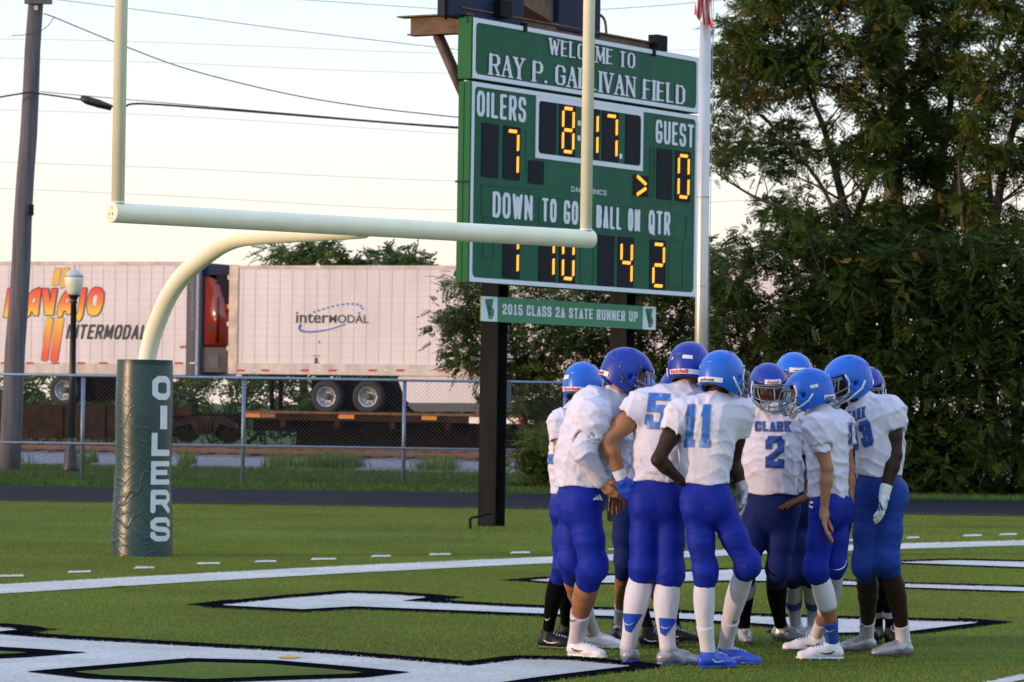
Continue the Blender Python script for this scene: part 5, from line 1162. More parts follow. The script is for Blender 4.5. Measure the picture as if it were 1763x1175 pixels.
def helmet(parent, c, yaw, pitch, roll, kind, bright, decals, m_, scale=1.0, maskcol='mask', strap='strap'):
    a, p = math.radians(yaw), math.radians(pitch)
    fw = Vector((math.sin(a)*math.cos(p), math.cos(a)*math.cos(p), -math.sin(p))); rt = Vector((math.cos(a), -math.sin(a), 0)); up = rt.cross(fw)
    R = Matrix((rt, fw, up)).transposed().to_4x4() @ Matrix.Rotation(math.radians(roll), 4, 'Y')
    MW = Matrix.Translation(c) @ R @ Matrix.Scale(scale, 4); IP = parent_world(parent).inverted()
    def put(name, me, par, mt=None):
        o = bpy.data.objects.new(name, me); COL.objects.link(o); o.parent = par; o.matrix_parent_inverse = parent_world(par).inverted(); o.matrix_basis = MW if par is parent else MW
        return o
    hm = put('helmet', shared_mesh('helmet_'+bright, SHELL, M[bright]), parent)
    def sub(name, V, F, mt, smooth=True):
        me = bpy.data.meshes.new(name); me.from_pydata([tuple(v) for v in V], [], F); me.materials.append(mt)
        if smooth: me.shade_smooth()
        o = bpy.data.objects.new(name, me); COL.objects.link(o); o.parent = hm; return o
    o = bpy.data.objects.new('padding', shared_mesh('padding', LINER, M['liner'])); COL.objects.link(o); o.parent = hm
    bm = bmesh.new()
    def bar(pts, r=.0042): add_tube(bm, spline(pts, 5), r, 7)
    def arc_(z, zf, y0, yf, x0, spread=1.0): bar([(-x0, y0, z), (-x0*.93*spread, y0+(yf-y0)*.5, z+(zf-z)*.4), (-x0*.5, yf-.015, zf), (0, yf, zf), (x0*.5, yf-.015, zf), (x0*.93*spread, y0+(yf-y0)*.5, z+(zf-z)*.4), (x0, y0, z)])
    arc_(.040, .042, .085, .158, .108); arc_(.030, .030, .085, .166, .112); arc_(-.028, -.044, .055, .195, .118); arc_(-.060, -.078, .055, .198, .116); arc_(-.075, -.112, .065, .180, .100)
    for s in (-1, 1):
        bar([(s*.106, .10, .038), (s*.112, .125, .0), (s*.106, .135, -.04)]); bar([(s*.032, .192, -.042), (s*.034, .196, -.078), (s*.03, .176, -.112)]); bar([(s*.075, .165, -.04), (s*.078, .17, -.075), (s*.07, .15, -.105)])
        bar([(s*.085, .118, .034), (s*.09, .14, -.005), (s*.078, .165, -.04)])
    if bright == 'hl' or kind == 'cage': bar([(0, .166, .03), (0, .192, -.01), (0, .195, -.044)])
    bmesh_obj('face_mask', bm, M[maskcol], hm); 
    fm = hm.children[-1] if False else [x for x in bpy.data.objects if x.name.startswith('face_mask')][-1]
    fm.parent = hm; fm.matrix_parent_inverse = Matrix.Identity(4)
    bm = bmesh.new(); mS = M[strap]
    for s in (-1, 1):
        add_tube(bm, [on_shell(s*62, .045, .003), on_shell(s*66, .0, .005), Vector((s*.112, .075, -.06)), Vector((s*.05, .135, -.108))], .0062, 6)
        add_tube(bm, [on_shell(s*112, -.03, .003), on_shell(s*95, -.065, .005), Vector((s*.10, .08, -.098)), Vector((s*.04, .135, -.115))], .0062, 6)
    t = bmesh.new(); bmesh.ops.create_uvsphere(t, u_segments=16, v_segments=10, radius=1); bmesh.ops.scale(t, vec=(.042, .03, .034), verts=t.verts); bmesh.ops.translate(t, vec=(0, .132, -.11), verts=t.verts)
    me = bpy.data.meshes.new('t'); t.to_mesh(me); t.free(); bm.from_mesh(me); bpy.data.meshes.remove(me)
    bmesh.ops.recalc_face_normals(bm, faces=bm.faces); me = bpy.data.meshes.new('chin_strap'); bm.to_mesh(me); bm.free(); me.shade_smooth(); me.materials.append(mS); o = bpy.data.objects.new('chin_strap', me); COL.objects.link(o); o.parent = hm
    bm = bmesh.new()
    for s in (-1, 1):
        for az, z in ((100, -.075), (66, .05), (120, .0)):
            q = on_shell(s*az, z, 0); d = Vector((q.x, q.y, 0)).normalized(); add_tube(bm, [q, q+d*.004], .005, 8)
    me = bpy.data.meshes.new('snaps'); bm.to_mesh(me); bm.free(); me.materials.append(M['mask']); o = tag(bpy.data.objects.new('snaps', me), kind='stuff'); COL.objects.link(o); o.parent = hm
    # bumpers
    V, F = grid_patch(140, 220, -.083, -.056, 18, 3, .004, .004); sub('nape_bumper', V, F, M['strap'])
    V, F = grid_patch(-21, 21, .048, .074, 10, 3, .005); sub('front_bumper', V, F, M['strap'])
    for d in decals:
        if d[0] == 'patch': V, F = grid_patch(d[1], d[2], d[3], d[4], 8, 3, .003); sub('sticker', V, F, M['strap'])
        elif d[0] == 'flag':
            az0, az1, z0, z1 = d[1:5]
            for k in range(5): V, F = grid_patch(az0, az1, z0+(z1-z0)*k/5, z0+(z1-z0)*(k+1)/5, 5, 1, .003); sub('sticker_stripe', V, F, M['txr'] if k % 2 == 0 else M['strap'])
            V, F = grid_patch(az1, az1-(az1-az0)*.4, z0+(z1-z0)*.45, z1, 3, 2, .004); sub('sticker_canton', V, F, M['sockb'])
        elif d[0] == 'text':
            _, txt, az0, az1, z0, z1, mc = d
            V, F, _s = font_text(txt, .03); W = [on_shell(az0+(az1-az0)*q[0], z0+(z1-z0)*q[1], .0062) for q in V]; sub('lettering', W, F, M[mc], False)
    return MW

def hand_parts(w, d, n, side, curl, spread, r=1.0):
    """round cones of a hand: wrist w, finger direction d, palm normal n (fingers curl towards it), side = thumb side (+1/-1)"""
    d = d.normalized(); n = (n-d*n.dot(d)).normalized(); s = d.cross(n)*side; P = []
    P.append((w-d*.01, w+d*.03, .026*r, .030*r)); 
    for k in range(4):
        o = (.030-.020*k); b = w+d*(.040)+s*o*.7; kn = w+d*(.088-.004*abs(k-1))+s*o; P.append((b, kn, .017*r, .0125*r))
        L = (.040, .045, .042, .033)[k]; c = curl*(1+.1*k); dd = (d+s*spread*(1.5-k)*.16).normalized(); a = kn; rr = (.0100, .0102, .0098, .0088)[k]*r
        for j, (l, f) in enumerate(((L, .45), (L*.68, 1.0), (L*.5, 1.3))):
            an = c*f; v = dd*math.cos(an)+n*math.sin(an); b2 = a+v*l; P.append((a, b2, rr, rr*.92)); a = b2; rr *= .92
    t0 = w+d*.02+s*.022; t1 = w+d*.055+s*.050+n*.015; t2 = w+d*.088+s*.058+n*.028*(.5+curl); t3 = w+d*.112+s*.054+n*.04*(.5+curl)
    P += [(t0, t1, .016*r, .0125*r), (t1, t2, .0125*r, .0105*r), (t2, t3, .0105*r, .009*r)]
    return P
def hand_mesh(*a, grow=0.0, **k):
    P = hand_parts(*a, **k); f = Field([p for q in P for p in q[:2]], .03, .0042)
    for q in P: f.cone(q[0], q[1], q[2]+grow, q[3]+grow, .006)
    return f.mesh()
LEGR = [(-.12, 1.06), (0, 1.0), (.12, .95), (.3, 1.06), (.45, 1.0), (.65, .80), (.85, .63), (1.0, .62), (1.1, .64)]
def legr(t): return float(np.interp(t, [a for a, b in LEGR], [b for a, b in LEGR]))
LASTSHOE = []
def shoe(parent, heel, yaw, m_, acc, hi=.0, lift=0, scale=1.0, stripe=None, name='cleat'):
    a = math.radians(yaw); fw = Vector((math.sin(a), math.cos(a), 0)); rt = Vector((math.cos(a), -math.sin(a), 0)); R = Matrix((rt, fw, Vector((0, 0, 1)))).transposed()
    f = Field([(-.05, -.03, 0), (.05, .26, .14+hi)], .03, .0055)
    f.cone((0, .012, .045), (0, .04, .05), .034, .036, .02); f.cone((0, .035, .05), (0, .045, .105+hi), .038, .041, .02)
    f.cone((0, .06, .058), (0, .15, .040), .038, .037, .03); f.cone((.006, .14, .036), (.004, .222, .026), .042, .030, .02)
    f.cone((0, .06, .085), (0, .13, .058), .020, .018, .02)
    f.F = np.maximum(f.F, .016-f.grid()[2]); f.cone((0, .044, .115+hi), (0, .046, .16+hi), .031, .04, .004, op='sub')
    f.wrinkle(.0012, int(heel.x*91) % 97, 60, 140)
    V, F = f.mesh(); Rn = np.array(R)
    def W(v): return (np.asarray(v)*scale) @ Rn.T+np.array((heel.x, heel.y, lift))
    s = np_obj(name, W(V), F, m_, parent); LASTSHOE.append((s, W(V), F))
    bm = bmesh.new(); out = [(-.028, .0), (-.034, .05), (-.030, .10), (-.042, .17), (-.036, .225), (-.012, .258), (.018, .256), (.040, .22), (.044, .17), (.032, .10), (.034, .05), (.028, .0), (0, -.022)]
    add_prism(bm, [Vector(W((x, y, .020))) for x, y in out], Vector((0, 0, -1)), .010)
    bmesh_obj('sole', bm, acc, s)
    bm = bmesh.new()
    for x, y in ((-.022, .01), (.022, .01), (-.03, .12), (.03, .12), (-.032, .18), (.036, .18), (-.01, .23), (.016, .23)): add_tube(bm, [Vector(W((x, y, .011))), Vector(W((x, y, -.002)))], [.006, .004], 6)
    tag(bmesh_obj('studs', bm, acc, s), kind='stuff')
    # laces
    bv = BVHTree.FromPolygons([Vector(v) for v in V.tolist()], F.tolist()); bm = bmesh.new()
    def top(x, y):
        h = bv.ray_cast(Vector((x, y, .2)), Vector((0, 0, -1))); return (h[0] if h[0] else Vector((x, y, .06)))+Vector((0, 0, .002))
    for k in range(5): y = .085+k*.018; add_tube(bm, [Vector(W(top(-.022, y+.004))), Vector(W(top(0, y))), Vector(W(top(.022, y+.010)))], .0022, 4)
    tag(bmesh_obj('laces', bm, stripe or M['strap'], s), kind='stuff')
    if stripe:                                   # check mark on both sides
        for sg in (-1, 1):
            P = [(.035, .055), (.06, .036), (.09, .034), (.16, .052), (.09, .042), (.062, .046), (.042, .058)]; W3 = []
            Vv, Ff = poly_fill(P, 26)
            for y, z in Vv:
                h = bv.ray_cast(Vector((sg*.2, y, z)), Vector((-sg, 0, 0))); q = (h[0] if h[0] else Vector((sg*.04, y, z)))+Vector((sg*.0015, 0, 0)); W3.append(W(q))
            py_obj('check_mark', W3, Ff, stripe, s)
    return heel+fw*.045*scale+Vector((0, 0, .10+lift))

def person(P):
    z0 = P['z']; m = P.get('m', 1.0); J = lambda k: at(P[k][0], P[k][1], z0+(P[k][2] if len(P[k]) > 2 else 0))
    yaw = math.radians(P['yaw']); fr = Vector((math.sin(yaw), math.cos(yaw), 0)); sd_ = SK[P['skin']]
    neck, chest, belly, pel = J('neck'), J('chest'), J('belly'), J('pel'); s = [J('sL'), J('sR')]; e = [J('eL'), J('eR')]; w = [J('wL'), J('wR')]; hp = [J('hL'), J('hR')]; kn = [J('kL'), J('kR')]
    root = thing('person', P['label'], 'person', Vector((pel.x, pel.y, 0)), 'football players standing in the huddle')
    hc = at(P['hel'][0], P['hel'][1], z0+P['hel'][2]); ank = []
    for i, k in enumerate(('fL', 'fR')):
        x, y, yw, mm, ac, *rest = P[k]; h = gnd(x, y); o = dict(rest[0]) if rest else {}
        ank.append(shoe(root, h, yw, M[mm], M[ac], **{**o, 'stripe': M[o['stripe']] if 'stripe' in o else None}))
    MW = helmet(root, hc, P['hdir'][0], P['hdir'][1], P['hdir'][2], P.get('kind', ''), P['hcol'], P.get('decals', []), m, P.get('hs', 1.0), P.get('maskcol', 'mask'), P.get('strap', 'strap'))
    rl = [P.get('legr', .056)]*2; up = Vector((0, 0, 1))
    def legpt(i, t):
        a, b = kn[i], ank[i]; p = a+(b-a)*t; yw = math.radians(P[('fL', 'fR')[i]][2]); bk = -Vector((math.sin(yw), math.cos(yw), 0)); return p+bk*(.016*math.sin(min(max(t, 0), 1)*math.pi)**1.0)
    # ---- body: one continuous skin surface
    f = Field([hc, neck, chest, pel, *s, *e, *w, *kn, *ank], .12, .0105)
    f.cone(chest, belly, .085, .08, .02, fr, .75); f.cone(belly, pel, .08, .085, .02, fr, .8); f.cone(neck, hc-up*.03, .058, .055, .03); f.cone(neck, chest, .05, .08, .02)
    ar = P.get('armr', .046)
    for i in (0, 1):
        f.cone(chest.lerp(s[i], .4), s[i], .05, .05, .03); f.cone(s[i], s[i].lerp(e[i], .5), ar*1.12, ar*1.10, .03); f.cone(s[i].lerp(e[i], .5), e[i], ar*1.10, ar*.84, .02)
        f.cone(e[i], e[i].lerp(w[i], .3), ar*.82, ar*.88, .02); f.cone(e[i].lerp(w[i], .3), w[i], ar*.88, ar*.58, .02)
        f.cone(pel, hp[i], .07, .06, .02); f.cone(hp[i], kn[i], .062, rl[i]*.95, .02)
        T = [0, .12, .3, .45, .65, .85, 1.0]
        for a, b in zip(T[:-1], T[1:]): f.cone(legpt(i, a), legpt(i, b), rl[i]*legr(a), rl[i]*legr(b), .01)
    parts = [f.mesh()]
    Hm = np.array(MW); hv = HEAD[0] @ Hm[:3, :3].T+Hm[:3, 3]; parts.append((hv, HEAD[1]))
    later = []; gl = P.get('glove', (None, None))
    for i, k in enumerate(('haL', 'haR')):
        d, n, side, curl, spr = P.get(k, ((0, 0, -1), (0, 1, 0), 1, .5, .5)); d = Vector(d) if not isinstance(d, str) else (w[i]-e[i]); n = Vector(n)
        if gl[i]:
            V, F = hand_mesh(w[i], d, n, side, curl, spr, grow=.003); g = np_obj('glove', V, F, M[gl[i]], root)
            dn = d.normalized(); bm = bmesh.new(); add_tube(bm, [w[i]-(w[i]-e[i]).normalized()*.045, w[i]-(w[i]-e[i]).normalized()*.02, w[i]+dn*.012], [ar*.62+.004, ar*.6+.005, .033], 16, False); bmesh_obj('glove_cuff', bm, M[P.get('cuff', gl[i])], g)
        if gl[i] and P.get('gmark'): later.append((g, V, F))
        parts.append(hand_mesh(w[i], d, n, side, curl, spr))
    V, F = join_np(parts); np_obj('body', V, F, sd_, root)
    if P.get('eyes'):
        for sx in (-1, 1):
            t = bmesh.new(); bmesh.ops.create_uvsphere(t, u_segments=10, v_segments=8, radius=.0115); bmesh.ops.transform(t, matrix=MW @ Matrix.Translation((sx*.03, .085, .001)), verts=t.verts); bmesh_obj('eye', t, M['eye'], root, True)
            t = bmesh.new(); bmesh.ops.create_uvsphere(t, u_segments=8, v_segments=6, radius=.0055); bmesh.ops.transform(t, matrix=MW @ Matrix.Translation((sx*.03, .0935, .0)), verts=t.verts); bmesh_obj('iris', t, M['txk'], root, True)
    # ---- jersey
    hem = at(P['chest'][0], P['hem'], z0); sl = P.get('slv', (.5, .5)); pr = P.get('pad', .088)
    f = Field([neck, chest, pel, *s, s[0].lerp(e[0], .75), s[1].lerp(e[1], .75)], .22, .0092); base = f.F.copy(); sleeves = []
    for i in (0, 1):
        f.F = base.copy(); E = s[i].lerp(e[i], sl[i]); dr = (e[i]-s[i]).normalized(); f.cone(s[i]+up*.012, E, pr*.98, ar*1.55, .03); f.cone(s[i].lerp(E, .6), E+dr*.02, ar*1.75, ar*1.5, .02)
        Rr = .10; f.cone(E+dr*Rr, E+dr*(Rr+.05), Rr, Rr, .004, op='sub'); sleeves.append(f.F.copy())
    f.F = base.copy(); wr, br = P.get('cw', .158), P.get('bw', .140); tf = P.get('tf', .74)
    f.cone(chest, chest.lerp(belly, .5), wr, (wr+br)/2, .05, fr, tf); f.cone(chest.lerp(belly, .5), belly, (wr+br)/2, br, .05, fr, tf); f.cone(belly, pel-up*.05, br, br*1.04, .05, fr, tf+.06)
    f.cone(s[0].lerp(chest, .25)+up*.02, s[1].lerp(chest, .25)+up*.02, pr, pr, .06, fr, .9); f.cone(neck-up*.055, chest, .085, .12, .05)
    nd = (hc-neck).normalized()
    if P.get('collar', 1): f.cone(neck-up*.03, neck+nd*.015, .078, .070, .03)
    for q in sleeves: f.F = smin(f.F, q, .035)
    f.wrinkle(min(.0016, P.get('wr', .0016)), P['seed'], 16, 60, zs=P.get('zs', .8))
    dv = (s[0]-pel).normalized(); du = (s[1]-pel).normalized(); f.folds(P.get('fo', .0055), P['seed']+20, [(dv.z, dv.y*.2, -dv.x+.9), (du.z*.9, 0, .8), (.35, .1, 1), (-.3, .1, 1), (1, .3, .25), (.9, -.5, -.2)], 72); f.F = np.maximum(f.F, -(f.grid()[2]-hem.z+.006*np.sin(f.grid()[0]*30)+0*f.grid()[1]))
    V, F = f.mesh(); jer = np_obj('jersey', V, F, M['jer'], root); JB = BVHTree.FromPolygons([Vector(v) for v in V.tolist()], F.tolist())
    # long or short undershirt sleeves
    for i, t1 in P.get('under', []):
        f2 = Field([s[i], e[i], w[i]], .12, .008)
        if t1 > 1: f2.cone(s[i], e[i], ar*1.42, ar*1.22, .03); f2.cone(e[i], w[i]+(w[i]-e[i])*.02, ar*1.24, ar*.84, .03)
        else: f2.cone(s[i], s[i].lerp(e[i], t1), ar*1.35, ar*1.28, .03); dr = (e[i]-s[i]).normalized(); q = s[i].lerp(e[i], t1); f2.cone(q+dr*.085, q+dr*.12, .085, .085, .004, op='sub')
        f2.wrinkle(.003, P['seed']+i+7, 26, 70); f2.folds(.008, P['seed']+i+9, [(.5, .1, 1), (-.5, .2, 1), (1, 0, .2)], 75); V, F = f2.mesh(); np_obj('undershirt_sleeve', V, F, M['und'], root)
    # ---- numbers and words laid over the cloth
    def drape(name, VF, mt, off, tgt=JB, par=None):
        V, FA = VF; W = []; ok = []
        for x, y in V:
            d = ray(x, -y); C = Vector((0, 0, CAMH)); h = tgt.ray_cast(C, d.normalized())
            if h[0] is None: ok.append(False); W.append((0, 0, 0))
            else: ok.append(abs(h[0].y-z0) < .6); W.append(tuple(h[0]-d.normalized()*off+(h[1]*(1 if h[1].dot(d) < 0 else -1))*.0015))
        py_obj(name, W, [q for q in FA if all(ok[i] for i in q) and max((Vector(W[i])-Vector(W[q[0]])).length for i in q) < .05], mt, par or jer, True)
    for g, V, F in later:
        gb = BVHTree.FromPolygons([Vector(v) for v in V.tolist()], F.tolist())
        for pl in P['gmark']: drape('glove_mark', poly_fill([(x, -y) for x, y in pl], 10), M['numd'], .002, gb, g)
    if P.get('shoetxt'):
        so2, V, F = LASTSHOE[-1]; sb2 = BVHTree.FromPolygons([Vector(v) for v in V.tolist()], F.tolist()); t_, x0, y0, x1, y1 = P['shoetxt']
        drape('lettering', font_fit(t_, x0, -y1, x1, -y0, .02), M['strap'], .004, sb2, so2)
    def dsplit(name, VF, mt, off):
        cg = list(CG)
        for k in sorted(set(cg)):
            sub = [f for f, q in zip(VF[1], cg) if q == k]; ids = sorted({i for f in sub for i in f}); mp = {a: b for b, a in enumerate(ids)}
            drape(name, ([VF[0][i] for i in ids], [[mp[i] for i in f] for f in sub]), mt, off)
    for nb in P.get('nums', []):
        txt, x0, y0, x1, y1, mc, skx, sty, wt = nb
        VF = glyph_text(txt, x0, -y1, x1, -y0, sty, wt=wt, cells=34, gap=.35, grow=1.1 if mc != 'numd' else .6, serif=1.3 if sty == 'block' else 0); VF = ([(a+skx*(b+y1), b+P.get('nslope', 0)*(a-x0)) for a, b in VF[0]], VF[1]); dsplit('number_border', VF, M['numo'], .002)
        VF = glyph_text(txt, x0, -y1, x1, -y0, sty, wt=wt, cells=34, gap=.35, serif=1.3 if sty == 'block' else 0); VF = ([(a+skx*(b+y1), b+P.get('nslope', 0)*(a-x0)) for a, b in VF[0]], VF[1]); dsplit('number', VF, M[mc], .0045)
    # ---- pants
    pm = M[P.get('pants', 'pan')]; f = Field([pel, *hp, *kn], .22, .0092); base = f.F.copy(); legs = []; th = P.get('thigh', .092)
    kb = P.get('kb', (.20, .20))
    for i in (0, 1):
        f.F = base.copy(); f.cone(hp[i]+up*.02, hp[i].lerp(kn[i], .55), th*.93, th*.86, .03); f.cone(hp[i].lerp(kn[i], .55), kn[i], th*.86, rl[i]*1.20, .03)
        bt = legpt(i, kb[i]); f.cone(kn[i], bt, rl[i]*1.20, rl[i]*1.12, .03); dr = (bt-kn[i]).normalized()
        yw = math.radians(P[('fL', 'fR')[i]][2]); fk = Vector((math.sin(yw), math.cos(yw), 0)); f.cone(kn[i]+fk*.020+up*.03, kn[i]+fk*.022-up*.025, rl[i]*1.0, rl[i]*.96, .03)
        f.cone(bt+dr*.095+fk*0.0, bt+dr*.14, .095, .095, .004, op='sub'); legs.append(f.F.copy())
    f.F = base.copy(); pw = P.get('pw', .140)
    f.cone(pel+up*.10, pel+up*.03, br*.90, br*.93, .03, fr, tf-.02); f.cone(pel+up*.03, pel, br*.93, pw*.95, .04, fr, .78); f.cone(pel, pel.lerp((hp[0]+hp[1])/2, .9), pw*.95, pw*.93, .04, fr, .80)
    for i in (0, 1): f.cone(hp[i]-fr*.028+up*.03, hp[i]-fr*.03-up*.01, th*.86, th*.86, .04)
    for q in legs: f.F = smin(f.F, q, .03)
    f.wrinkle(P.get('pwr', .0009), P['seed']+3, 18, 75, zs=2.0); f.folds(.0014, P['seed']+30, [(.2, 0, 1), (-.4, .1, 1), (.5, .5, 1)], 85)
    V, F = f.mesh(); pn = np_obj('pants', V, F, pm, root); PB = BVHTree.FromPolygons([Vector(v) for v in V.tolist()], F.tolist())
    for lg in P.get('logos', []): drape('logo', poly_fill([(x, -y) for x, y in lg], 12), M['strap'], .003, PB, pn)
    # ---- socks
    for (i, t0, t1, mc, ex) in P.get('socks', []):
        T = np.linspace(t0, t1, 14); bm = bmesh.new(); add_tube(bm, [legpt(i, t) for t in T], [rl[i]*legr(t)*1.0+ex+.0035 for t in T], 24, True); bmesh.ops.recalc_face_normals(bm, faces=bm.faces); sbv = BVHTree.FromBMesh(bm); so_ = bmesh_obj('sock', bm, M[mc], root)
        for (ii, x0, x1, y, mk) in P.get('chk', []):
            if ii == i: w_ = x1-x0; drape('check_mark', poly_fill([(x0, -(y-3)), (x0+.22*w_, -(y+.5)), (x0+.4*w_, -(y+1)), (x1, -(y-3.5)), (x0+.4*w_, -(y+3)), (x0+.1*w_, -(y+2))], 26), M[mk], .003, sbv, so_)
        for (ii, pl) in P.get('tri', []):
            if ii == i and t1-t0 > .5: drape('sock_triangle', poly_fill([(x, -y) for x, y in pl], 24), M['shb'], .003, sbv, so_)
    return root

